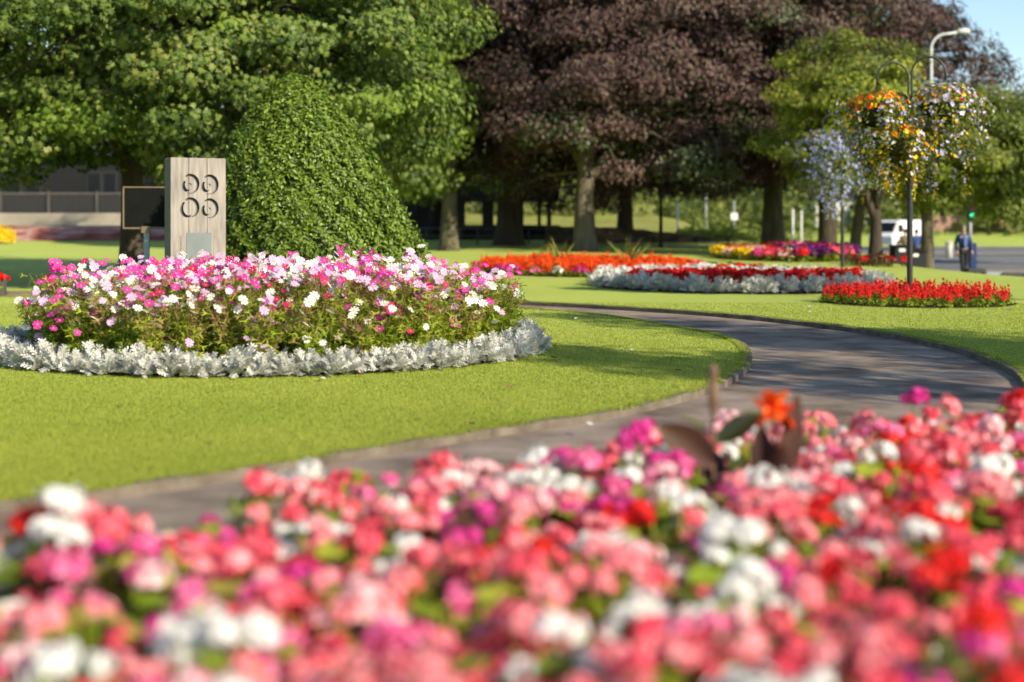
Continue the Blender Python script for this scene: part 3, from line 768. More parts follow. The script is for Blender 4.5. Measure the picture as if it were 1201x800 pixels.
# ---- cosmos bed
CBX, CBY, CBR = -2.27, 13.4, 2.53
ang = np.linspace(0,2*PI,72,endpoint=False)
polysheet('soil', np.stack([CBX+np.cos(ang)*CBR*.98, CBY+np.sin(ang)*CBR*.98],1), .015, M['soil'], .08)
def cosmos_foliage(seed, n=520):
    mb = MB(); R_, H_ = .22, .78
    # branching stems
    tips=[]
    for i in range(16):
        a = rs.uniform(0,2*PI); r = R_*rs.uniform(.2,1.05); h_ = H_*rs.uniform(.72,1.0)
        p1=(math.cos(a)*r*.3,math.sin(a)*r*.3,h_*.45); p2=(math.cos(a)*r,math.sin(a)*r,h_)
        mb.tube([(0,0,0),p1,p2],[.005,.004,.0022],4,m=(1 if rs.rand()<.5 else 0),cap=False)
        for t in np.linspace(.15,.98,9): 
            q = Vector((0,0,0)).lerp(Vector(p1),t*2) if t<.5 else Vector(p1).lerp(Vector(p2),t*2-1); tips.append(tuple(q))
    tips=np.array(tips); 
    # thread leaves in sprays
    P = tips[rs.randint(0,len(tips),n)]+rs.normal(size=(n,3))*.018
    P[:,2] = np.abs(P[:,2])
    ax = unit(n)+np.array([0,0,.2])
    low = P[:,2] < .5
    V=([(-.05,0,0),(.05,0,0),(.03,.5,.02),(.32,.80,.05),(.26,.86,.05),(.02,.66,.03),(0,1.05,0),(-.03,.66,.03),(-.26,.86,.05),(-.32,.80,.05),(-.03,.5,.02)],[(0,1,2,5,6,7,10),(2,3,4,5),(7,8,9,10)])
    for sel, mi, s in ((low | (rs.rand(n)<.45), 0, .105),(~low & (rs.rand(n)<.6), 1, .075)):
        k = int(sel.sum()); mb.inst(V[0],V[1],P[sel],frames(k,ax[sel]),s*rs.uniform(.6,1.3,k),mi)
    return mb
PH2 = bpy.data.materials.new('slot_b')
CF = [stash(cosmos_foliage(i).build('foliage',[PH,PH2])) for i in range(5)]
def cosmos_head():
    mb = MB(); 
    for q in range(8):
        a=2*PI*q/8+rs.normal()*.06; c_,s_=math.cos(a),math.sin(a); Rz=np.array([[c_,-s_,0],[s_,c_,0],[0,0,1]])
        mb.inst([(-.05,.1,0),(.05,.1,0),(.20,.55,.10),(.235,.88,.12),(.10,1.0,.09),(0,.93,.11),(-.10,1.0,.09),(-.235,.88,.12),(-.20,.55,.10)],[tuple(range(9))],np.zeros((1,3)),Rz[None],np.array([.043*rs.uniform(.93,1.06)]))
    e=[(math.cos(i*PI/4)*.0075,math.sin(i*PI/4)*.0075,.005) for i in range(8)]+[(0,0,.011)]
    mb.add(e,[(i,(i+1)%8,8) for i in range(8)],1)
    return mb
CH=[stash(cosmos_head().build('flower_head',[PH,M['eye']])) for _ in range(3)]
sunxy = np.array([.72,-.70])
P = hexpts(CBX-2.4,CBX+2.4,CBY-2.4,CBY+2.4,.285,.28)
P = P[(np.hypot(P[:,0]-CBX,P[:,1]-CBY) < CBR-.25) & (P[:,0] > CBX-2.03)]
print('cosmos', len(P))
cn={'white':'white','cosmospink':'pale lilac-pink','cosmosmag':'magenta','crimson':'crimson'}
for (x,y) in P:
    rr0 = math.hypot(x-CBX,y-CBY); e = CBR-.25-rr0
    h = .57+.14*float(ss(e/.7))+rs.normal()*.055
    c = ['white','cosmospink','cosmosmag','crimson'][rs.choice(4,p=([.48,.28,.13,.11] if x<CBX-.7 else [.32,.24,.34,.10] if x>CBX+.8 else [.42,.28,.18,.12]))]
    px_ = CX+x/y*F
    side = 'left' if px_ < 200 else 'right' if px_ > 430 else 'middle'
    row = 'front' if y < CBY-.8 else 'back' if y > CBY+.8 else 'centre'
    where = f'in the {row} of the round ragwort-edged bed, {side}'
    root = empty('cosmos_plant',(x,y,.02),rs.uniform(0,6.28),f'{cn[c]} cosmos {where}','flower',f'{cn[c]} cosmos {where}')
    sc=h/.78
    f_=foliage_child(root,CF[rs.randint(5)],M['fern'],(1,1,sc)); f_.material_slots[1].link='OBJECT'; f_.material_slots[1].material=M['fern_brown']
    nh = rs.randint(10,15) if y < CBY-.6 else rs.randint(5,8)
    rz = root.rotation_euler.z
    for i in range(nh):
        a=rs.uniform(0,2*PI); r=.25*math.sqrt(rs.rand()); low = rs.rand()<(.62 if e<.45 and y<CBY+.5 else .3 if e<.9 and y<CBY else .06)
        zz_=h*(rs.uniform(.42,.97) if low else 1.02)+rs.uniform(-.11,.08)
        cc=c if rs.rand()<.70 else ['white','cosmospink','cosmosmag','cosmosmag'][rs.randint(4)]
        # face the sun loosely
        dirw=Vector((sunxy[0]*.4+rs.normal()*.5, sunxy[1]*.6-.2+rs.normal()*.5, .75)).normalized()
        dirl = Matrix.Rotation(-rz,3,'Z')@dirw
        q = dirl.to_track_quat('Z','Y').to_euler()
        flower_child(root,CH[rs.randint(3)],PC[cc],(math.cos(a)*r,math.sin(a)*r,zz_),q,rs.uniform(.6,1.0)**1.0*1.12)

# ---- silver ragwort
def ragwort(n=34,R_=.15,H_=.24,lobes=3):
    mb=MB()
    # lobed leaf
    V=[(-.02,0,0),(.02,0,0)]; Fc=[]
    V=[]; 
    def quad(a,b,w0,w1):
        a=Vector(a); b=Vector(b); t=(b-a).normalized(); s=Vector((-t.y,t.x,0)); i=len(V)
        V.extend([tuple(a-s*w0),tuple(a+s*w0),tuple(b+s*w1),tuple(b-s*w1)]); Fc.append((i,i+1,i+2,i+3))
    quad((0,0,0),(0,.5,.04),.035,.05); quad((0,.5,.04),(0,1,-.02),.05,.05)
    for k in range(lobes):
        y0=.3+.22*k; l=.30-.03*k
        for s in (1,-1): quad((0,y0,.03),(s*l,y0+.22,.05),.045,.055)
    d=unit(n); d[:,2]=np.abs(d[:,2])*1.0+.15; d/=np.linalg.norm(d,axis=1,keepdims=True)
    P=d*np.array([R_*.45,R_*.45,H_*.55])*rs.uniform(.2,1,(n,1)); P[:,2]+=.01
    # leaf y axis points along d, z faces up/outward
    up=np.array([0,0,1.0]); Rm=[]
    for i in range(n):
        yv=d[i]+rs.normal(size=3)*.25; yv/=np.linalg.norm(yv); side=np.cross(yv,[rs.normal()*.6,rs.normal()*.6,1]); side/=np.linalg.norm(side); zv=np.cross(side,yv); Rm.append(np.stack([side,yv,zv],1))
    mb.inst(V,Fc,P,np.array(Rm),rs.uniform(.07,.125,n))
    return mb
RG=[stash(ragwort(58).build('silver_ragwort',PH)) for _ in range(4)]
def single(name,mesh,mats,x,y,z,s,rz,label,cat,group):
    o=bpy.data.objects.new(name,mesh); COL.objects.link(o); o.location=(x,y,z); o.rotation_euler=(0,0,rz); o.scale=(s,s,s) if np.isscalar(s) else s
    for i,m in enumerate(mats): o.material_slots[i].link='OBJECT'; o.material_slots[i].material=m
    return tag(o,label,cat,group)
k=0
for ring,(rad_,num) in enumerate(((CBR-.02,88),(CBR-.16,80))):
    for i in range(num):
        a=2*PI*(i+.5*ring)/num+rs.normal()*.01; x=CBX+math.cos(a)*(rad_+rs.normal()*.03); y=CBY+math.sin(a)*(rad_+rs.normal()*.03)
        if y > CBY+1.4: continue
        seg='nearest the lawn at the left' if x<CBX-1.2 else 'at the right end' if x>CBX+1.2 else 'along the front'
        single('silver_ragwort',RG[rs.randint(4)],[M['silver']],x,y,.005,rs.uniform(.78,1.12),rs.uniform(0,6),f'silver ragwort tuft edging the round cosmos bed {seg}','plant',f'silver ragwort edging the cosmos bed {seg}')
print('done near')

# ---- far beds
SPK=([(0,0,-.5),(.5,0,0),(0,.5,0),(-.5,0,0),(0,-.5,0),(0,0,.5)],[(0,2,1),(0,3,2),(0,4,3),(0,1,4),(5,1,2),(5,2,3),(5,3,4),(5,4,1)])
def spikeplant(nsp,H_,R_,w,nl=70,fs=14,leaf=.06):
    """leafy mound (slot 0) with flower spikes (slot 1)"""
    mb=mound(nl,R_,H_*.62,leaf,DIA,stems=6)
    for i in range(nsp):
        a=rs.uniform(0,6.28); r=R_*rs.uniform(0,.85); bz_=H_*.45; tz=H_*rs.uniform(.8,1.08); n=fs; t=rs.uniform(0,1,n)
        P=np.stack([math.cos(a)*r*(1+.1*t)+rs.normal(size=n)*w*(1-t*.6),math.sin(a)*r*(1+.1*t)+rs.normal(size=n)*w*(1-t*.6),bz_+(tz-bz_)*t],1)
        mb.inst(SPK[0],SPK[1],P,frames(n,unit(n)+np.array([0,0,1])),w*2.2*rs.uniform(.6,1.3,n)*(1.15-.5*t),1)
    return mb
SALV=[stash(spikeplant(3,.34,.12,.019).build('salvia',[PH,PH2])) for _ in range(4)]
def mophead(H_,R_,n,fr,nl=60,leaf=.055):
    mb=mound(nl,R_,H_*.85,leaf,DIA,stems=6)
    d=unit(n); d[:,2]=np.abs(d[:,2]); P=d*np.array([R_,R_,H_*.5])*rs.uniform(.8,1.05,(n,1)); P[:,2]+=H_*.5
    for k in range(3):
        mb.inst([(0,0,0),(.5,.3,.1),(.5,.8,.15),(0,1,.1),(-.5,.8,.15),(-.5,.3,.1)],[(0,1,2,3),(0,3,4,5)],P,frames(n,d+np.array([0,0,.5])+rs.normal(size=(n,3))*.3),fr*rs.uniform(.7,1.2,n),1)
    return mb
MOP=[stash(mophead(.26,.15,34,.045).build('bedding_flower',[PH,PH2])) for _ in range(4)]
gl=M['pelarg']
# red salvia bed round the near basket post
sbx,sby,sbr=at(1075,21.1),21.1,1.38
polysheet('soil',np.stack([sbx+np.cos(ang)*sbr*1.02,sby+np.sin(ang)*sbr*1.02],1),.012,M['soil'],.03)
POLE=(at(1067,21.6),21.6)
P=hexpts(sbx-1.4,sbx+1.4,sby-1.4,sby+1.4,.205,.2); P=P[np.hypot(P[:,0]-sbx,P[:,1]-sby)<sbr]
print('salvia',len(P))
for (x,y) in P:
    if math.hypot(x-POLE[0],y-POLE[1])<.12: continue
    w='at the left end' if x<sbx-.6 else 'at the right end' if x>sbx+.6 else ('in front of the basket post' if y<sby else 'behind the basket post')
    single('red_salvia',SALV[rs.randint(4)],[gl,PC['red']],x,y,gz(x,y),rs.uniform(.62,1.0)*(1.0 if math.hypot(x-sbx,y-sby)<1.15 else .85),rs.uniform(0,6),f'red salvia spikes {w} of the small round bed','flower',f'red salvias {w}')
# silver and red bed
def ell(cx,cy,a,b,x,y): return ((x-cx)/a)**2+((y-cy)/b)**2
bx2,by2,a2,b2=at(868,26.6),26.8,2.75,3.3
polysheet('soil',np.stack([bx2+np.cos(ang)*a2,by2+np.sin(ang)*b2],1),.012,M['soil'],.06)
P=hexpts(bx2-a2,bx2+a2,by2-b2,by2+b2,.30,.2)
cnt=0
for (x,y) in P:
    q=ell(bx2,by2,a2,b2,x,y)
    if q>1: continue
    t=(y-by2)/b2; wv=.13*math.sin((x-bx2)*2.3)
    z=gz(x,y)
    if q>.66 or (t+wv>.0 and t+wv<.80): 
        w='along its front' if t<-.2 and q>.66 else 'at its back' if t>.3 else 'inside'
        single('silver_ragwort',RG[rs.randint(4)],[M['silver']],x,y,z,rs.uniform(1.1,1.45),rs.uniform(0,6),f'silver ragwort of the long red and silver bed {w}','plant',f'silver ragwort of the red and silver bed {w}')
    else:
        w='in the left half' if x<bx2 else 'in the right half'
        single('red_begonia',MOP[rs.randint(4)],[gl,PC['red']],x,y,z,rs.uniform(1.05,1.4),rs.uniform(0,6),f'crimson begonia mound {w} of the red and silver bed','flower',f'crimson begonias {w} of the red and silver bed')
    cnt+=1
print('silverred',cnt)
# orange bed
ox,oy,oa,ob=at(693,33.3),33.2,2.75,3.3
polysheet('soil',np.stack([ox+np.cos(ang)*oa,oy+np.sin(ang)*ob],1),.012,M['soil'],.06)
P=hexpts(ox-oa,ox+oa,oy-ob,oy+ob,.335,.2); cnt=0
for (x,y) in P:
    q=ell(ox,oy,oa,ob,x,y)
    if q>1: continue
    cnt+=1
    if q>.80 and y<oy+.8:
        c=['red','white','pink','magenta'][rs.choice(4,p=[.45,.2,.15,.2])]
        single('border_begonia',MOP[rs.randint(4)],[gl,PC[c]],x,y,gz(x,y),rs.uniform(.75,1.0),rs.uniform(0,6),f'{names.get(c,c)} begonia in the front border of the orange bed','flower',f'{names.get(c,c)} begonias bordering the orange bed')
    else:
        w='left part' if x<ox-.9 else 'right part' if x>ox+.9 else 'middle'
        single('orange_salvia',SALV[rs.randint(4)] if rs.rand()<.5 else MOP[rs.randint(4)],[gl,PC['orange']],x,y,gz(x,y),rs.uniform(.85,1.12),rs.uniform(0,6),f'orange-red bedding flower in the {w} of the orange bed','flower',f'orange-red flowers in the {w} of the orange bed')
print('orange',cnt)
# far mixed bed, yellow at its left end, purple at its right
fx,fy,fa,fb=at(918,41),41.0,1.95,3.2
polysheet('soil',np.stack([fx+np.cos(ang)*fa,fy+np.sin(ang)*fb],1),.012,M['soil'],.05)
P=hexpts(fx-fa,fx+fa,fy-fb,fy+fb,.33,.2); cnt=0
for (x,y) in P:
    if ell(fx,fy,fa,fb,x,y)>1: continue
    cnt+=1; u=(x-fx)/fa+rs.normal()*.12; v=(y-fy)/fb
    if u<-.78: c='yellow'
    elif v>.25 and u<.0: c='orangey'
    elif u<-.15: c=['coral','palepink','red','magenta'][rs.choice(4,p=[.35,.3,.25,.1])]
    else: c=['purple','magenta','coral'][rs.choice(3,p=[.62,.20,.18])] if v<.3 else ['coral','pink'][rs.randint(2)]
    cl={'yellow':'yellow','orangey':'golden orange','purple':'deep purple'}.get(c,names.get(c,c))
    single('bedding_flower',MOP[rs.randint(4)],[gl,PC[c]],x,y,gz(x,y),rs.uniform(1.05,1.5)*(1.15 if u>0 else .95),rs.uniform(0,6),f'{cl} bedding flower in the farthest mixed bed by the beech','flower',f'{cl} flowers in the farthest mixed bed')
print('far',cnt)
# low dark planting under the forked tree
for i in range(26):
    x,y=at(1010+rs.uniform(-10,28),36+rs.uniform(-1.2,1.2)),36+rs.uniform(-1.2,1.2)
    single('bronze_begonia',MOP[i%4],[M['bronze'],PC['red'] if rs.rand()<.4 else M['bronze']],x,y,gz(x,y),rs.uniform(.8,1.1),rs.uniform(0,6),'low bronze-leaved begonia behind the silver bed, below the forked tree','flower','bronze begonias below the forked tree')

# ---- accent plants
def spiky(x,y,h,label,n=16,m=None,spread=.55):
    mb=MB()
    for i in range(n):
        a=rs.uniform(0,6.28); s_=rs.uniform(.1,spread); l=h*rs.uniform(.7,1.05)
        d=Vector((math.cos(a)*s_,math.sin(a)*s_,1)).normalized(); sd=d.cross(Vector((rs.normal(),rs.normal(),0))).normalized(); V=[]
        for k in range(6):
            t=k/5; c=d*l*t+Vector((math.cos(a),math.sin(a),-.3))*l*.22*t*t; w=.03*(1-t)**.6+.001; V+=[tuple(c-sd*w),tuple(c+sd*w)]
        mb.add(V,[(2*k,2*k+1,2*k+3,2*k+2) for k in range(5)])
    o=mb.build('sword_leaved_plant',m or M['dotgreen'],loc=(x,y,gz(x,y))); return tag(o,label,'plant')
spiky(at(635,36),36,.62,'small yellow-green sword-leaved plant behind the left of the orange bed')
spiky(at(657,34.5),34.5,.80,'taller thin sword-leaved plant behind the orange bed, before the pale trunk')
spiky(at(738,34.2),34.2,.85,'broad tuft of yellow-green sword leaves rising from the orange bed centre',26,spread=.8)
def leafy(x,y,h,m,label,n=20,size=.16,top=None,name='broad_leaved_plant'):
    mb=MB(); k=n; z_=rs.uniform(.15,1,k)*h; a=rs.uniform(0,6.28,k); P=np.stack([np.cos(a)*.07,np.sin(a)*.07,z_],1)
    ax=np.stack([np.cos(a)*.6,np.sin(a)*.6,np.ones(k)],1); mb.inst(OVAL[0],OVAL[1],P,frames(k,ax),size*rs.uniform(.7,1.2,k)); mb.tube([(0,0,0),(0,0,h)],[.012,.006],6)
    root=empty(name,(x,y,gz(x,y)),label=label,cat='plant'); mb.build('foliage',m,root)
    if top:
        for i in range(3): flower_child(root,HEADS[i],PC[top],(rs.normal()*.05,rs.normal()*.03,h+rs.uniform(-.05,.06)),(0,0,i),1.7)
    return root
leafy(at(853,30.1),30.1,.3,M['dotgreen'],'pale yellow-green leafy plant at the right tip of the orange bed',10,.2)
leafy(at(924,28.4),28.4,.78,M['dotgreen'],'cream and yellow variegated plant rising from the silver bed',34,.12)
leafy(at(942,27.2),27.2,.62,M['pelarg'],'upright plant topped with red flowers in the silver bed',8,.12,'red')
leafy(at(-2,22),22,.3,M['pelarg'],'low plant with red flowers at the left edge behind the cosmos',14,.1,'red')

# ------------------------------------------------------------------ hanging basket posts
M['black_iron']=mat('black_iron',[(.012,.013,.014),(.02,.021,.022)],6,.4,.5)
M['moss']=mat('basket_lining',[(.03,.035,.012),(.06,.06,.02)],12,.9,.1,bump=1,bscale=30)
M['trail']=leafmat('trailing_leaf',[(.07,.10,.012),(.14,.18,.02),(.26,.27,.03)],.5,.35,.3)
M['trail_y']=leafmat('trailing_yellow',[(.50,.42,.01),(.72,.58,.02)],.5,.35,.3)
def hoop(cx_,sgn,z0,ztop,w,ang_,r=.014):
    """rod rising beside the post then bending over to a hook"""
    pts=[(0,0,z0)]
    for t in np.linspace(0,1,3): pts.append((0,0,z0+(ztop-w/2-z0)*t))
    for i in range(1,13):
        a=PI-PI*i/12; pts.append((w/2+w/2*math.cos(a),0,ztop-w/2+w/2*math.sin(a)))
    pts.append((w,0,ztop-w/2-.10)); c,s=math.cos(ang_),math.sin(ang_)
    return [(cx_+p[0]*c,p[0]*s,p[2]) for p in pts[1:]]
def post(x,y,label,hs,Hp,base_h):
    root=empty('basket_post',(x,y,gz(x,y)),label=label,cat='post')
    b=MB(); b.tube([(0,0,-.1),(0,0,base_h)],[.045,.045],12); b.tube([(0,0,base_h),(0,0,base_h+.05)],[.055,.055],12); b.build('pole',M['black_iron'],root,smooth=False)
    for i in range(4):
        a=PI/4+i*PI/2; b=MB(); b.tube([(math.cos(a)*.035,math.sin(a)*.035,base_h),(math.cos(a)*.035,math.sin(a)*.035,Hp*.86)],.014,7); b.build('rod',M['black_iron'],root,smooth=True)
    for z in (base_h+.5,Hp*.84): b=MB(); b.tube([(0,0,z),(0,0,z+.03)],.058,12); b.build('collar',M['black_iron'],root)
    ends=[]
    for (off,ztop,w,a_) in hs:
        pts=hoop(off,1,base_h+.1,ztop,w,a_); b=MB(); b.tube(pts,.016,8); b.build('hoop',M['black_iron'],root,smooth=True); ends.append((x+pts[-1][0],y+pts[-1][1],gz(x,y)+pts[-1][2]))
    return root,ends
def basket(x,y,z,R_,drop,topcols,sidecols,trail,label,dens=1.0,sideR=1.25):
    """z = hook; flowers round a wire bowl and trailing below it"""
    root=empty('hanging_basket',(x,y,z),label=label,cat='hanging basket')
    b=MB(); zc=-.36
    for i in range(3):
        a=i*2*PI/3; b.tube([(0,0,0),(math.cos(a)*R_*.8,math.sin(a)*R_*.8,zc)],.004,4)
    b.build('chain',M['black_iron'],root)
    V=[];Fc=[]
    for i in range(6):
        t=i/5*PI/2; r=R_*.8*math.cos(t); zz_=zc-R_*.7*math.sin(t)
        for j in range(14): V.append((math.cos(j*2*PI/14)*max(r,.01),math.sin(j*2*PI/14)*max(r,.01),zz_))
    for i in range(5):
        for j in range(14): k=(j+1)%14; Fc.append((i*14+j,i*14+k,(i+1)*14+k,(i+1)*14+j))
    b=MB(); b.add(V,Fc); b.build('bowl',M['moss'],root,smooth=True)
    def pts(n,top):
        if top:
            d=unit(n); d[:,2]=np.abs(d[:,2]); P=np.array([0,0,zc])+d*np.array([R_*1.0,R_*1.0,R_*.62])*rs.uniform(.7,1.05,(n,1)); return P,d
        k=rs.randint(0,len(ST),n); t=rs.uniform(0,1,n)**.85; a=ST[k,0]+rs.normal(size=n)*.16
        rad_=R_*(.80+.42*np.sin(PI*np.clip(t*1.1+.12,0,1))-.30*t)*ST[k,2]*(1+.13*rs.normal(size=n))
        zz_=zc+.10-drop*t*ST[k,1]
        P=np.stack([np.cos(a)*rad_,np.sin(a)*rad_,zz_],1); d=np.stack([np.cos(a),np.sin(a),np.full(n,.25)],1); return P,d
    NS=22; ST=np.stack([rs.uniform(0,2*PI,NS),rs.uniform(.35,1.25,NS),rs.uniform(.8,1.3,NS)],1)
    n=int(2900*dens); P,d=pts(n,False); P2,d2=pts(n//3,True); P=np.vstack([P,P2]);d=np.vstack([d,d2])
    b=MB(); b.inst(OVAL[0],OVAL[1],P,frames(len(P),d+rs.normal(size=P.shape)*.5),.055*rs.uniform(.6,1.3,len(P))); b.build('foliage',M['trail'],root)
    BL=([(0,0,0),(.5,.1,.1),(.5,.6,.16),(0,.75,.1),(-.5,.6,.16),(-.5,.1,.1)],[(0,1,2,3),(0,3,4,5)])
    for cols,top in ((topcols,True),(sidecols,False)):
        for c,n in cols:
            P,d=pts(int(n*dens*1.7),top); b=MB()
            for _ in range(2): b.inst(BL[0],BL[1],P+d*.015,frames(len(P),d+rs.normal(size=P.shape)*.25),.046*rs.uniform(.7,1.25,len(P)))
            o=b.build('blossoms',PC[c],root); o['kind']='stuff'
    if trail:
        for i in range(trail):
            b=MB()
            a=rs.uniform(0,6.28); r=R_*.75; L_=drop*rs.uniform(.9,1.3)
            n=60; t=rs.uniform(0,1,n); P=np.stack([math.cos(a)*r+rs.normal(size=n)*.012,math.sin(a)*r+rs.normal(size=n)*.012,zc-L_*t],1)
            b.inst(DIA[0],DIA[1],P,frames(n,unit(n)),.045*rs.uniform(.7,1.2,n))
            b.build('trailing_stem',M['trail_y'],root)
    return root
r_,ends=post(POLE[0],POLE[1],'black basket post with tall hoops standing in the red salvia bed',
   [(-.02,3.62,.50,rad(180+8)),(.03,3.70,.50,rad(-6)),(-.02,3.12,.46,rad(-128)),(.02,3.2,.46,rad(62))],3.6,1.95)
basket(*ends[0],.42,1.05,[('orange',80),('orangey',50),('yellow',30)],[('orangey',40),('paleblue',140),('yellow',60),('blue',60),('white',20)],2,'hanging basket with orange and yellow flowers on the left tall hoop')
basket(*ends[1],.48,1.15,[('red',30),('yellow',50),('paleblue',90),('salmon',20)],[('paleblue',230),('white',40),('yellow',70)],7,'fullest hanging basket, lilac and yellow, on the right tall hoop')
basket(*ends[2],.37,.80,[('orange',30),('orangey',40),('yellow',40)],[('orangey',50),('paleblue',130),('yellow',110),('white',30)],5,'lower hanging basket with apricot flowers on the short front hoop')
basket(*ends[3],.34,.85,[('yellow',30),('paleblue',60)],[('paleblue',150),('white',30)],2,'hanging basket behind the post, mostly pale lilac')
px_,py_=at(988,34.5),34.5
r_,ends=post(px_,py_,'slimmer black basket post behind the red and silver bed',
   [(-.02,3.72,.50,rad(180+12)),(.03,3.72,.50,rad(-10)),(-.02,3.25,.46,rad(-118)),(.02,3.3,.46,rad(62))],3.6,1.7)
basket(*ends[0],.54,1.25,[('orangey',14),('blue',110)],[('blue',330),('paleblue',60)],0,'blue lobelia basket on the left hoop of the rear post',.8)
basket(*ends[1],.50,1.2,[('blue',110)],[('blue',300),('paleblue',70)],1,'blue lobelia basket on the right hoop of the rear post',.8)
basket(*ends[2],.48,1.2,[('blue',90)],[('blue',300),('paleblue',60)],0,'lowest blue lobelia basket, on the front hoop of the rear post',.8)

# ------------------------------------------------------------------ grass blades and fallen leaves
M['blade']=leafmat('grass_blade',[(.235,.29,.038),(.275,.33,.046),(.32,.37,.056),(.375,.395,.075)],.7,.3,.1,nscale=.5)
def blades():
    n=620000; y=6/(1-rs.uniform(0,1,n)*(1-6/21.0)); x=rs.uniform(-.39,.39,n)*y
    ins=inside(x,y,PATHPOLY); k=~ins&(y>5.9); k&=np.hypot(x-CBX,y-CBY)>CBR-.05; k&=np.hypot(x-sbx,y-sby)>sbr
    k&=~inside(x,y,BEDPOLY)
    x,y=x[k],y[k]; n=len(x); mb=MB()
    n2=60000; i=rs.randint(0,NP_-1,n2); tt=rs.rand(n2)[:,None]
    L1=IN[i]*(1-tt)+IN[i+1]*tt; t=IN[i+1]-IN[i]; t/=np.linalg.norm(t,axis=1,keepdims=True); nr=np.stack([-t[:,1],t[:,0]],1)
    L1=L1+nr*(.052+.05*rs.rand(n2)[:,None]); L2=OUT[i]*(1-tt)+OUT[i+1]*tt; t=OUT[i+1]-OUT[i]; t/=np.linalg.norm(t,axis=1,keepdims=True); nr=np.stack([t[:,1],-t[:,0]],1); L2=L2+nr*(.052+.05*rs.rand(n2)[:,None])
    x=np.concatenate([x,L1[:,0],L2[:,0]]); y=np.concatenate([y,L1[:,1],L2[:,1]]); n=len(x)
    h=rs.uniform(.008,.018,n); h[-2*n2:]*=1.35; w=.0035*(.6+y/14)
    a=rs.uniform(0,PI,n); lx=rs.normal(size=n)*.35*h; ly=rs.normal(size=n)*.35*h
    V=np.empty((n,3,3)); V[:,0]=np.stack([x-np.cos(a)*w,y-np.sin(a)*w,np.full(n,-.004)],1); V[:,1]=np.stack([x+np.cos(a)*w,y+np.sin(a)*w,np.full(n,-.004)],1); V[:,2]=np.stack([x+lx,y+ly,h],1)
    mb.V=[V.reshape(-1,3)]; mb.L=[np.arange(3*n)]; mb.T=[np.full(n,3)]; mb.M=[np.zeros(n,int)]; mb.n=3*n
    o=mb.build('grass',M['blade']); tag(o,'short mown grass blades of the lawn','grass',kind='stuff')
blades()
M['dead_leaf']=mat('dead_leaf',[(.16,.06,.02),(.30,.14,.06)],20,.7)
M['pale_leaf']=mat('pale_fallen_petal',[(.6,.55,.45)],20,.7)
for (px,py,m,l) in ((244,526,0,'brown fallen leaf on the lawn far left below the flowers'),(598,458,0,'small brown fallen leaf right of the cosmos bed front'),(378,448,1,'pale curled leaf just in front of the ragwort edging'),(140,482,0,'tiny brown leaf on the left lawn'),(676,376,1,'pale fallen petal beside the path bend'),(650,423,0,'dark fallen leaf halfway between cosmos bed and path'),(742,414,1,'buff leaf on the lawn below the path bend'),(795,438,0,'reddish leaf close to the inner path edge'),(553,502,0,'brown leaf near the path edge, mid-lawn'),(424,443,0,'dark leaf on grass right of the bed front'),(1184,366,0,'red-brown leaf right of the salvia bed'),(951,368,1,'white petal on the grass left of the salvia bed'),(950,362,1,'white petal on the lawn left of the salvia bed, farther one'),(690,503,1,'pale leaf at the path edge')):
    d=H*F/(py-HY); x=at(px,d); mb=MB()
    mb.add([(-.03,0,.0),(-.01,.025,.012),(.02,.02,.018),(.035,0,.006),(.015,-.02,.016),(-.015,-.022,.010),(0,0,.002)],[(0,1,6),(1,2,6),(2,3,6),(3,4,6),(4,5,6),(5,0,6)])
    o=mb.build('fallen_leaf',M['pale_leaf'] if m else M['dead_leaf'],loc=(x,d,.022+gz(x,d))); o.rotation_euler=(0,0,rs.uniform(0,6)); tag(o,l,'leaf','leaves fallen on the lawn')

# ------------------------------------------------------------------ left building, wall and fence
M['cladding']=mat('shade_toned_dark_cladding',[(.008,.008,.008),(.016,.0155,.015)],1.5,.6,.3,stretch=(.2,1,6))  # dark grey cladding, darkened further to stand in for the tree's shade
M['dark_glass']=mat('dark_glass',[(.004,.005,.006),(.008,.009,.011)],1,.4,.3)
M['frame_grey']=mat('grey_frame',[(.035,.035,.035)],3,.6)
M['wallconc']=mat('pale_retaining_wall',[(.22,.19,.15),(.36,.32,.26)],1.2,.85,.2,bump=.4,bscale=10)
M['slate']=mat('roof_slate',[(.018,.018,.02),(.035,.036,.04)],2,.8,.1)  # roof edge colour also lowered for the tree shade on the building
BY=66
root=empty('community_building',(at(60,BY),BY,gz(at(60,BY),BY)),label='long dark low building with paired windows behind the sycamore',cat='building')
ox_=root.location.x; g0=root.location.z
def lz(py,d): return H-(py-HY)/F*d     # height seen at a photo row, for a thing standing at distance d
zt=lz(183,BY)-g0; 
MB().box((-14,0,-.5),(7.4,7,zt)).build('wall',M['cladding'],root)
MB().box((-14.5,-.6,zt+.003),(7.9,7.6,zt+.28)).build('roof',M['slate'],root)
for (p0,p1) in ((7,24),(30,47),(-40,-14),(103,118),(122,136),(150,168),(175,192)):
    a,b=at(p0,BY)-ox_,at(p1,BY)-ox_; z0,z1=lz(228,BY)-g0,lz(203,BY)-g0
    w=MB().box((a-.06,-.05,z0-.06),(b+.06,-.003,z1+.06)).build('window',M['frame_grey'],root); MB().box((a,-.058,z0),(b,-.053,z1)).build('pane',M['dark_glass'],w)
fy=61.5; gx=at(60,fy); g=gz(gx,fy)
o=MB().box((-15,-.15,-.8),(8.2,.15,lz(250,fy)-g),bev=.02).build('retaining_wall',M['wallconc'],loc=(gx,fy,g)); tag(o,'low pale retaining wall above the red bark bank','wall')
M['mesh']=mat('dark_boarding',[(.018,.018,.018),(.035,.034,.033)],3,.7,stretch=(3,1,.3))
M['railgrey']=mat('weathered_rail',[(.06,.055,.048),(.12,.11,.10)],3,.6)  # rail grey toned down for the same tree shade
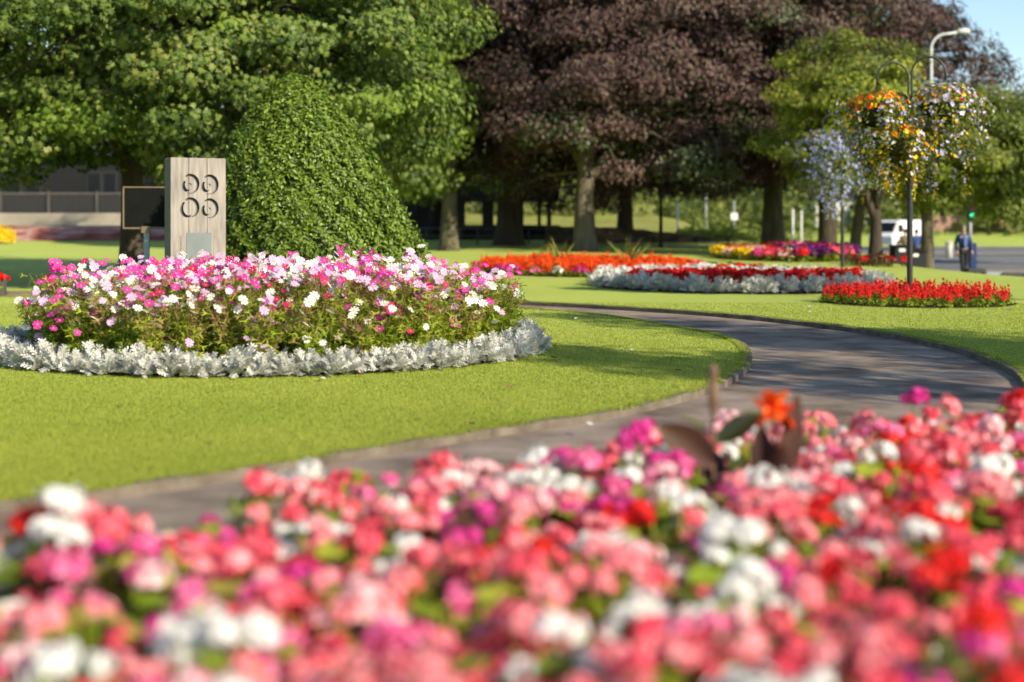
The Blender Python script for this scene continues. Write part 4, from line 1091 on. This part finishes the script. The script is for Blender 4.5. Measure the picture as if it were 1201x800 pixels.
root=empty('boundary_fence',(gx,fy+.5,g),label='dark boarded fence with a pale top rail on the low wall',cat='fence')
zb,ztp=lz(250,fy)-g,lz(228,fy)-g
MB().box((-15,0,zb-.5),(8.2,.04,ztp)).build('panel',M['mesh'],root); MB().box((-15,-.03,ztp+.002),(8.2,.07,ztp+.09)).build('rail',M['railgrey'],root)
for i in range(12): MB().box((-15+i*2.1,-.10,zb-.4),(-14.92+i*2.1,-.004,ztp+.15)).build('post',M['railgrey'],root)
# yellow shrub at the left edge
leafyy=MB(); n=900; d=unit(n); d[:,2]=np.abs(d[:,2]); leafyy.inst(OVAL[0],OVAL[1],d*np.array([.62,.5,.62])*rs.uniform(.6,1,(n,1)),frames(n,d+rs.normal(size=(n,3))*.3),rs.uniform(.08,.14,n))
o=leafyy.build('yellow_shrub',PC['yellow'],loc=(at(2,55),55,gz(at(2,55),55)+.12)); tag(o,'bright yellow rounded shrub at the left edge before the bark bank','shrub')
# short grey post, left edge
o=MB().box((-.06,-.06,0),(.06,.06,.36),bev=.01).build('marker_post',M['railgrey'],loc=(at(2,23),23,0)); tag(o,'short grey post at the left edge behind the cosmos bed','post')

# ------------------------------------------------------------------ dark shelter, rail fence and stone wall behind the trees
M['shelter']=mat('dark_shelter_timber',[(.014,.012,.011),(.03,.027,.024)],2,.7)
SY=62; sxm=at(560,SY); g=gz(sxm,SY)
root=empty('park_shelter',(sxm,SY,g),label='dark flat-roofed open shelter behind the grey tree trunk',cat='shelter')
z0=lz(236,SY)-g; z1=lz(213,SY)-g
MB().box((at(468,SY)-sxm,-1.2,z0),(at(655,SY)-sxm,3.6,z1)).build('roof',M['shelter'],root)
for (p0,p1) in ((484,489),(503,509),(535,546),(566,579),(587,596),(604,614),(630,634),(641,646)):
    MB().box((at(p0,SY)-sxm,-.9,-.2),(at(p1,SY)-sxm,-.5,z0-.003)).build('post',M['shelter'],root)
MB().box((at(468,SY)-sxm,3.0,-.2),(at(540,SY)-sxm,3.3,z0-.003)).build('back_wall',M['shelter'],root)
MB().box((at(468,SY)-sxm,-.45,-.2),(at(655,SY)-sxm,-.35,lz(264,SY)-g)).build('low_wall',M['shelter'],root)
M['railmetal']=mat('dark_rail',[(.05,.05,.048),(.09,.088,.085)],3,.5)
RY=54; gx=at(580,RY); 
root=empty('rail_fence',(gx,RY,gz(gx,RY)),label='low dark post and rail fence in the shade of the beeches',cat='fence')
g=gz(gx,RY)
for zr in (lz(268,RY)-g,lz(277,RY)-g):
    MB().tube([(at(478,RY)-gx,0,zr),(at(700,RY)-gx,0,zr)],.03,7).build('rail',M['railmetal'],root,smooth=True)
for px in range(480,705,20): MB().tube([(at(px,RY)-gx,.0,-.1),(at(px,RY)-gx,.0,lz(266,RY)-g)],.035,7).build('post',M['railmetal'],root,smooth=True)
def stone_material():
    m,nt=newmat('dark_rubble_stone'); p=nt.nodes.new('ShaderNodeBsdfPrincipled')
    tc=nt.nodes.new('ShaderNodeTexCoord'); mp=nt.nodes.new('ShaderNodeMapping'); mp.inputs['Scale'].default_value=(2.2,2.2,4.5); nt.links.new(tc.outputs['Object'],mp.inputs[0])
    v=nt.nodes.new('ShaderNodeTexVoronoi'); v.inputs['Scale'].default_value=1; nt.links.new(mp.outputs[0],v.inputs['Vector'])
    v2=nt.nodes.new('ShaderNodeTexVoronoi'); v2.feature='DISTANCE_TO_EDGE'; nt.links.new(mp.outputs[0],v2.inputs['Vector']); v2.inputs['Scale'].default_value=1
    s=nt.nodes.new('ShaderNodeSeparateColor'); nt.links.new(v.outputs['Color'],s.inputs[0])
    c=ramp(nt,[(.03,.022,.016),(.07,.052,.036),(.14,.10,.07)],s.outputs[0]); nt.links.new(c,p.inputs['Base Color']); p.inputs['Roughness'].default_value=.9
    b=nt.nodes.new('ShaderNodeBump'); b.inputs['Distance'].default_value=.03; nt.links.new(math_node(nt,'MULTIPLY',v2.outputs['Distance'],3,True),b.inputs['Height']); nt.links.new(b.outputs[0],p.inputs['Normal'])
    o=nt.nodes.new('ShaderNodeOutputMaterial'); nt.links.new(p.outputs[0],o.inputs[0]); return m
M['stone']=stone_material()
mb=MB(); n=30
d0,d1=55,60
tops=[(640,265),(700,266),(760,270),(830,278),(880,284),(1000,292)]
A=[];
for i in range(n+1):
    t=i/n; px=640+345*t; d=d0+(d1-d0)*t; x=at(px,d); g=gz(x,d); zt_=H-(np.interp(px,[a for a,b in tops],[b for a,b in tops])-HY)/F*d
    A.append((x,d,g-.3,zt_+.03*math.sin(i*2.1)))
V=[];Fc=[]
for (x,d,z0,z1) in A: V+=[(x,d,z0),(x,d,z1),(x,d+.4,z1),(x,d+.4,z0)]
for i in range(n):
    for k in range(4): Fc.append((i*4+k,i*4+(k+1)%4,i*4+4+(k+1)%4,i*4+4+k))
Fc+=[(0,1,2,3),(4*n+3,4*n+2,4*n+1,4*n)]
mb.add(V,Fc); o=mb.build('stone_wall',M['stone']); tag(o,'long low dark rubble stone wall behind the far trees','wall')

# white posts and sign on the bank
M['white_paint']=mat('white_paint',[(.72,.72,.68)],3,.5)
M['grey_paint']=mat('grey_galvanised',[(.38,.40,.40)],3,.5,metal=.3)
M['sign_face']=mat('sign_face',[(.8,.8,.78)],3,.4)
def wpost(px,y0,y1,d,w,label,m='white_paint',name='marker_post'):
    x=at(px,d); g=gz(x,d); o=MB().tube([(0,0,-.2),(0,0,lz(y0,d)-g)],w,8).build(name,M[m],smooth=True,loc=(x,d,g)); return tag(o,label,'post'),x,g
wpost(795,238,276,68,.055,'plain white post on the bank, left of the small sign')
wpost(828,227,278,68,.045,'tall thin grey-white pole on the bank nearest the small sign','grey_paint')
wpost(930,245,280,68,.05,'white post on the bank just right of the half-lit beech trunk')
wpost(940,247,262,80,.05,'short white post on the bank farther off')
d=68; x=at(861,d); g=gz(x,d)
root=empty('road_sign',(x,d,g),label='small square white sign on a grey pole above the stone wall',cat='sign')
MB().tube([(0,0,-.2),(0,0,lz(235,d)-g)],.04,8).build('pole',M['grey_paint'],root,smooth=True)
zc=lz(254,d)-g; MB().box((-.17,-.06,zc-.17),(.17,-.045,zc+.17),bev=.002).build('sign_panel',M['sign_face'],root)
b=MB(); b.tube([(math.cos(i*PI/8)*.06,-.063,zc+.02+math.sin(i*PI/8)*.06) for i in range(17)],.012,5); b.build('emblem',M['grey_paint'],root)

# ------------------------------------------------------------------ right side: street lamp, bins, people, road furniture
LD=46; x=at(1092,LD); g=gz(x,LD)
M['lamp_lower']=mat('blue_grey_column',[(.16,.24,.30),(.22,.31,.37)],3,.45)
M['lamp_pole']=mat('pale_lamp_column',[(.55,.58,.56)],3,.45)
root=empty('street_lamp',(x,LD,g),label='tall pale street lamp with an arm curving right over the man',cat='street lamp')
zt_=lz(38,LD)-g; z1=lz(285,LD)-g
MB().tube([(0,0,-.1),(0,0,z1)],[.10,.10],12).build('column_base',M['lamp_lower'],root,smooth=True)
pts=[(0,0,z1+.002),(0,0,zt_-.55)]+[(.5-.5*math.cos(a),0,zt_-.55+.5*math.sin(a)) for a in np.linspace(.15,PI/2,8)]+[(.85,0,zt_+.0)]
MB().tube(pts,[.085,.05]+[.04]*9,10).build('column',M['lamp_pole'],root,smooth=True)
MB().tube([(.84,0,zt_),(.9,0,zt_+.03),(1.15,0,zt_+.05),(1.27,0,zt_+.02)],[.04,.09,.10,.03],10).build('lamp_head',M['lamp_pole'],root,smooth=True)

M['bin']=mat('black_bin_plastic',[(.010,.010,.011),(.016,.016,.018)],4,.6,.2)
M['bin_label']=mat('bin_label',[(.6,.62,.62)],4,.5)
def bin_(px,d,label):
    x=at(px,d); g=gz(x,d); root=empty('litter_bin',(x,d,g),rad(6),label=label,cat='litter bin')
    MB().box((-.26,-.24,.02),(.26,.24,.56),bev=.03).build('body',M['bin'],root); MB().box((-.28,-.26,.563),(.28,.26,.63),bev=.03).build('lid',M['bin'],root)
    MB().box((-.16,-.262,.44),(.02,-.243,.53)).build('notice',M['bin_label'],root)
bin_(1057,40.5,'square black litter bin with a pale notice, left one of the pair'); bin_(1072.5,41.2,'black litter bin half behind the basket post, right one of the pair')

# people
M['skin']=mat('skin',[(.50,.30,.22),(.58,.37,.28)],9,.55,.3)
M['navy']=mat('blue_jacket',[(.008,.022,.085),(.014,.036,.13)],7,.6,.3,bump=.5,bscale=14)
M['shirt']=mat('light_blue_shirt',[(.07,.13,.32)],7,.7)
M['trousers']=mat('dark_trousers',[(.012,.012,.016),(.025,.025,.03)],7,.8)
M['shoe']=mat('black_shoe',[(.01,.01,.01)],7,.4)
M['hair_grey']=mat('short_grey_hair',[(.22,.20,.18),(.35,.33,.30)],40,.8)
M['hair_brown']=mat('brown_hair',[(.05,.03,.02)],40,.8)
def skin_mesh(verts,edges,radii,name,m,parent,root_i=0,sub=2):
    me=bpy.data.meshes.new(name); me.from_pydata(verts,edges,[]); o=bpy.data.objects.new(name,me); COL.objects.link(o)
    md=o.modifiers.new('s','SKIN'); md.use_smooth_shade=True
    for i,r in enumerate(radii):
        me.skin_vertices[0].data[i].radius=(r,r) if np.isscalar(r) else r
        me.skin_vertices[0].data[i].use_root=(i==root_i)
    s=o.modifiers.new('u','SUBSURF'); s.levels=sub; s.render_levels=sub
    dg=bpy.context.evaluated_depsgraph_get(); nm=bpy.data.meshes.new_from_object(o.evaluated_get(dg)); bpy.data.objects.remove(o)
    nm.materials.clear(); nm.materials.append(m); nm.polygons.foreach_set('use_smooth',np.ones(len(nm.polygons),bool))
    o=bpy.data.objects.new(name,nm); COL.objects.link(o); o.parent=parent; return o
def person(x,y,face,label,jacket,trous,hair,hgt=1.76,stride=.16,armL=0,shirt=None):
    g=gz(x,y)+.015; k=hgt/1.76
    root=empty('person',(x,y,g),face,label=label,cat='person'); root.scale=(k,k,k)
    # front = -y
    s=stride
    J={'pel':(0,0,.95),'wst':(0,0,1.10),'ch':(0,-.01,1.30),'nk':(0,0,1.47),'nk2':(0,-.01,1.53),'hd':(0,-.015,1.62),'tp':(0,-.005,1.70),
       'hl':(-.09,0,.90),'kl':(-.10,-s*.7,.50),'al':(-.10,-s*.9,.09),'tl':(-.11,-s*.9-.15,.035),
       'hr':(.09,0,.90),'kr':(.10,s*.35,.50),'ar':(.10,s*1.2,.13),'trr':(.11,s*1.2-.14,.04),
       'sl':(-.19,0,1.42),'el':(-.25,.07+armL*.05,1.14),'wl':(-.25,-.06-.02,.90),'fl':(-.245,-.10,.81),
       'sr':(.19,0,1.42),'er':(.26,-.01,1.14),'wr':(.27,-.09,.90),'fr':(.265,-.12,.81)}
    nm=list(J); V=[J[n] for n in nm]; E=lambda a,b:(nm.index(a),nm.index(b))
    edges=[E('pel','wst'),E('wst','ch'),E('ch','nk'),E('nk','nk2'),E('nk2','hd'),E('hd','tp'),E('pel','hl'),E('hl','kl'),E('kl','al'),E('al','tl'),E('pel','hr'),E('hr','kr'),E('kr','ar'),E('ar','trr'),
           E('ch','sl'),E('sl','el'),E('el','wl'),E('wl','fl'),E('ch','sr'),E('sr','er'),E('er','wr'),E('wr','fr')]
    R={'pel':(.14,.10),'wst':(.13,.09),'ch':(.16,.10),'nk':.055,'nk2':.052,'hd':(.078,.095),'tp':(.065,.078),'hl':.085,'kl':.058,'al':.04,'tl':.03,'hr':.085,'kr':.058,'ar':.04,'trr':.03,
       'sl':.055,'el':.042,'wl':.028,'fl':.03,'sr':.055,'er':.042,'wr':.028,'fr':.03}
    body=skin_mesh(V,edges,[R[n] for n in nm],'body',M['skin'],root)
    # face: nose, ears, eyes
    f=MB(); f.inst(SPK[0],SPK[1],np.array([[0,-.108,1.615]]),np.eye(3)[None],np.array([[.028,.05,.05]])); f.build('nose',M['skin'],root,smooth=True)
    for sx_ in (-1,1):
        f=MB(); f.inst(SPK[0],SPK[1],np.array([[sx_*.082,0,1.62]]),np.eye(3)[None],np.array([[.02,.04,.065]])); f.build('ear',M['skin'],root,smooth=True)
        f=MB(); f.inst(SPK[0],SPK[1],np.array([[sx_*.032,-.098,1.64]]),np.eye(3)[None],np.array([[.022,.012,.012]])); f.build('eye',M['shoe'],root,smooth=True)
        # fingers
        w=Vector(J['fl' if sx_<0 else 'fr'])
        f=MB()
        for q in range(4): f.tube([w+Vector((0,-.02+.018*q,-.0)),w+Vector((0,-.025+.018*q,-.05)),w+Vector((-sx_*.012,-.02+.018*q,-.085-.006*(q%3)))],[.009,.009,.007],5)
        f.tube([w+Vector((0,-.03,.02)),w+Vector((-sx_*.012,-.055,-.02))],[.01,.008],5)
        f.build('fingers',M['skin'],root,smooth=True)
    b=MB(); n=16
    V=[];Fc=[]
    for i in range(7):
        t=i/6*PI*.56
        for j in range(n):
            a=j*2*PI/n; ff=1 if math.sin(a)>-.3 else .55
            V.append((math.cos(a)*math.sin(t)*.090,.008+math.sin(a)*math.sin(t)*.108,1.64+math.cos(t*ff)*.125))
    for i in range(6):
        for j in range(n): k2=(j+1)%n; Fc.append((i*n+j,i*n+k2,(i+1)*n+k2,(i+1)*n+j))
    b.add(V,Fc); b.build('hair',hair,root,smooth=True)
    sub=lambda ns,rr,name,m,ed,ri=0: skin_mesh([J[a] for a in ns],[(ns.index(a),ns.index(b_)) for a,b_ in ed],rr,name,m,root,ri)
    sub(['pel','wst','ch','nk','sl','el','wl','sr','er','wr'],[(.175,.135),(.165,.125),(.185,.135),(.07,.07),.08,.062,.046,.08,.062,.046],'jacket',jacket,
        [('pel','wst'),('wst','ch'),('ch','nk'),('ch','sl'),('sl','el'),('el','wl'),('ch','sr'),('sr','er'),('er','wr')])
    sub(['pel','hl','kl','al','hr','kr','ar'],[(.15,.115),.10,.078,.062,.10,.078,.062],'trousers',trous,[('pel','hl'),('hl','kl'),('kl','al'),('pel','hr'),('hr','kr'),('kr','ar')])
    for a,b_ in (('al','tl'),('ar','trr')):
        p=Vector(J[a]); q=Vector(J[b_]); f=MB(); f.tube([p+Vector((0,.05,-.045)),p+Vector((0,-.01,-.045)),q+Vector((0,.02,.0)),q+Vector((0,-.04,-.003))],[.04,.048,.042,.02],9); f.build('shoe',M['shoe'],root,smooth=True)
    if shirt:
        f=MB(); f.add([(-.05,-.150,1.40),(.05,-.150,1.40),(.05,-.165,1.22),(.04,-.155,1.02),(-.04,-.155,1.02),(-.05,-.165,1.22),(-.03,-.10,1.47),(.03,-.10,1.47)],[(0,5,2,1),(5,4,3,2),(6,0,1,7)]); f.build('shirt',shirt,root)
    return root
person(at(1130,48.5),48.5,rad(8),'man in a blue jacket over a lighter shirt and dark trousers walking on the pavement',M['navy'],M['trousers'],M['hair_grey'],1.76,shirt=M['shirt'])
M['olive']=mat('olive_coat',[(.12,.10,.05)],7,.8); M['midblue']=mat('mid_blue_top',[(.08,.14,.42)],7,.8)
person(at(1062,54.8),54.8,rad(190),'person in an olive coat standing beyond the litter bins, seen from behind',M['olive'],M['trousers'],M['hair_brown'],1.62,.05)
person(at(1075,55.3),55.3,rad(150),'person in a mid-blue top beyond the bins, right of the basket post',M['midblue'],M['trousers'],M['hair_brown'],1.6,.05)

# traffic light
d=60; x=at(1138,d); g=gz(x,d)
root=empty('traffic_light',(x,d,g),label='black traffic light showing green above the man',cat='traffic light')
MB().tube([(0,0,-.1),(0,0,lz(238,d)-g)],.05,10).build('pole',M['grey_paint'],root,smooth=True)
zg=lz(252.5,d)-g; MB().box((-.17,-.30,zg-.20),(.17,-.06,zg+.72),bev=.02).build('signal_head',M['bin'],root)
M['green_lit']=mat('green_light',[(.0,.5,.2)],3,.4,emit=((.02,.85,.30),1.6)); M['lens_off']=mat('unlit_lens',[(.05,.01,.01)],3,.3)
for i,m in enumerate(('green_lit','lens_off','lens_off')):
    b=MB(); b.tube([(0,-.315,zg+.28*i),(0,-.303,zg+.28*i)],.10,16); b.build('lens',M[m],root)
    b=MB(); b.tube([(math.cos(a)*.115,-.36,zg+.28*i+math.sin(a)*.115) for a in np.linspace(0,PI,9)],.012,5); b.build('hood',M['bin'],root)
# blue-grey cabinet, bollard, low wall pieces
def boxthing(name,px0,px1,y0,y1,d,dep,m,label,cat,bev=.02):
    x=at((px0+px1)/2,d); w=(px1-px0)/F*d; g=gz(x,d); o=MB().box((-w/2,-dep/2,min(0,lz(y1,d)-g)-.02),(w/2,dep/2,lz(y0,d)-g),bev=bev).build(name,m,loc=(x,d,g)); return tag(o,label,cat)
boxthing('utility_cabinet',1137,1144,285,301,57,.3,M['navy'],'small blue-grey utility cabinet behind the walking man','cabinet')
M['bollard']=mat('cream_concrete',[(.55,.52,.45)],3,.7)
x=at(1113,72); g=gz(x,72); root=empty('concrete_bollard',(x,72,g),label='stout cream bollard on the traffic island, left of the man',cat='bollard')
MB().tube([(0,0,-.05),(0,0,.55),(0,0,.72)],[.17,.16,.15],14).build('shaft',M['bollard'],root,smooth=True); MB().tube([(0,0,.722),(0,0,.80),(0,0,.84)],[.19,.19,.12],14).build('cap',M['bollard'],root,smooth=True)
M['darkbox']=mat('dark_stone_block',[(.035,.035,.037),(.06,.06,.062)],3,.7); M['palebox']=mat('pale_stone_block',[(.24,.27,.30),(.32,.35,.37)],3,.7)
boxthing('low_wall',1133,1153,315,328,42.5,.5,M['darkbox'],'dark stone block of the low wall by the pavement, at the man\'s feet','wall')
boxthing('low_wall',1153.8,1173,319,332,42.2,.5,M['palebox'],'pale blue-grey block of the low wall, middle piece','wall')
boxthing('low_wall',1173.8,1240,320,332,42.0,.4,M['darkbox'],'dark low wall running out of the right edge','wall')
# brick wall across the road
M['brick']=mat('pink_brick',[(.30,.17,.12),(.42,.26,.20)],1,.85,.2,stretch=(1,1,3))
d=112; x0,x1=at(1085,d),at(1290,d)
mb=MB(); V=[];Fc=[]; n=24
for i in range(n+1):
    x=x0+(x1-x0)*i/n; g=gz(x,d); V+=[(x,d,g-1),(x,d,lz(255-9*i/n,d)),(x,d+.4,lz(255-9*i/n,d)),(x,d+.4,g-1)]
for i in range(n):
    for k in range(4): Fc.append((i*4+k,i*4+(k+1)%4,i*4+4+(k+1)%4,i*4+4+k))
Fc+=[(0,1,2,3),(4*n+3,4*n+2,4*n+1,4*n)]
mb.add(V,Fc); o=mb.build('brick_wall',M['brick']); tag(o,'long pink brick wall above the grass slope across the road','wall')

# white van and low house behind the forked tree
d=91; x=at(1050,d); g=gz(x,d)
root=empty('parked_van',(x,d,g+.02),rad(48),label='white van parked across the road between the two tree trunks',cat='van')
root.scale=(.86,.86,.86)
M['vanpaint']=mat('van_paint',[(.78,.78,.75)],2,.3,.5); M['tyre']=mat('tyre_rubber',[(.015,.015,.015)],4,.8)
prof2=[(-2.3,.35),(-2.35,.95),(-2.0,1.25),(-1.35,2.0),(-1.0,2.12),(2.3,2.15),(2.38,.4)]
V=[(a,-.95,b) for a,b in prof2]+[(a,.95,b) for a,b in prof2]; n=len(prof2)
b=MB(); b.add(V,[tuple(range(n)),tuple(range(2*n-1,n-1,-1))]+[(i,n+i,n+(i+1)%n,(i+1)%n) for i in range(n)]); b.build('body',M['vanpaint'],root)
b=MB(); b.add([(-2.02,-.85,1.27),(-2.02,.85,1.27),(-1.40,.80,1.97),(-1.40,-.80,1.97)],[(0,1,2,3)]); o=b.build('windscreen',M['dark_glass'],root); o.location=(-.012,0,.012)
b=MB(); b.box((-1.45,-.965,1.25),(-.65,-.953,1.80)); b.build('side_window',M['dark_glass'],root)
for a in (-1.45,1.45):
    for s in (-1,1):
        w=MB().tube([(a,s*.97,.33),(a,s*.75,.33)],.33,16).build('wheel',M['tyre'],root); MB().tube([(a,s*.985,.33),(a,s*.972,.33)],.19,12).build('rim',M['grey_paint'],w)
for s in (-1,1): MB().box((-2.36,s*.7-.14,.78),(-2.34,s*.7+.14,.95)).build('headlight',M['bin_label'],root)
M['render']=mat('white_render',[(.62,.60,.56)],1,.8)
d=118; x=at(1020,d); g=gz(x,d)
root=empty('roadside_house',(x,d,g),label='pale low house glimpsed between the trunks beyond the road',cat='house')
MB().box((-4.5,0,-.5),(3.6,5,2.3)).build('wall',M['render'],root)
b=MB(); b.add([(-4.8,-.3,2.3),(3.9,-.3,2.3),(3.9,5.3,2.3),(-4.8,5.3,2.3),(-4.8,2.5,4.4),(3.9,2.5,4.4)],[(0,1,5,4),(2,3,4,5),(1,2,5),(3,0,4),(3,2,1,0)]); b.build('roof',M['slate'],root)
for a in (-3.4,-1.2,1.4): w=MB().box((a-.55,-.04,.8),(a+.55,-.003,1.9)).build('window',M['frame_grey'],root); MB().box((a-.48,-.048,.87),(a+.48,-.043,1.83)).build('pane',M['dark_glass'],w)

# ------------------------------------------------------------------ sun, sky, camera
sunv=Vector((.72,-.70,.52)).normalized()
el=math.asin(sunv.z); az=math.atan2(sunv.x,sunv.y)
w=bpy.data.worlds.new('World'); scene.world=w; w.use_nodes=True; nt=w.node_tree
sky=nt.nodes.new('ShaderNodeTexSky'); sky.sky_type='NISHITA'; sky.sun_disc=False; sky.sun_elevation=el; sky.sun_rotation=az
sky.air_density=1.0; sky.dust_density=.2; sky.ozone_density=2.0
bg=nt.nodes['Background']; bg.inputs['Strength'].default_value=.12; nt.links.new(sky.outputs[0],bg.inputs[0])
sl=bpy.data.lights.new('sun','SUN'); sl.energy=4.8; sl.angle=rad(.53); sl.color=(1,.885,.71)
so=bpy.data.objects.new('sun',sl); COL.objects.link(so); so.rotation_euler=sunv.to_track_quat('Z','Y').to_euler()
cam=bpy.data.cameras.new('camera'); co=bpy.data.objects.new('camera',cam); COL.objects.link(co); scene.camera=co
cam.lens=50; cam.sensor_width=36; cam.clip_end=3000; cam.clip_start=.05
co.location=(0,0,H); co.rotation_euler=(PI/2,0,0); cam.shift_y=-(400-HY)/1201
cam.dof.use_dof=True; cam.dof.focus_distance=14.0; cam.dof.aperture_fstop=1.03
scene.render.engine='CYCLES'; scene.cycles.use_denoising=True
scene.cycles.max_bounces=6; scene.cycles.diffuse_bounces=3; scene.cycles.transmission_bounces=3; scene.cycles.glossy_bounces=2
scene.cycles.use_adaptive_sampling=True; scene.cycles.adaptive_threshold=.03
vs=scene.view_settings; vs.view_transform='Standard'; vs.look='None'; vs.gamma=1; vs.use_curve_mapping=False; vs.exposure=.68
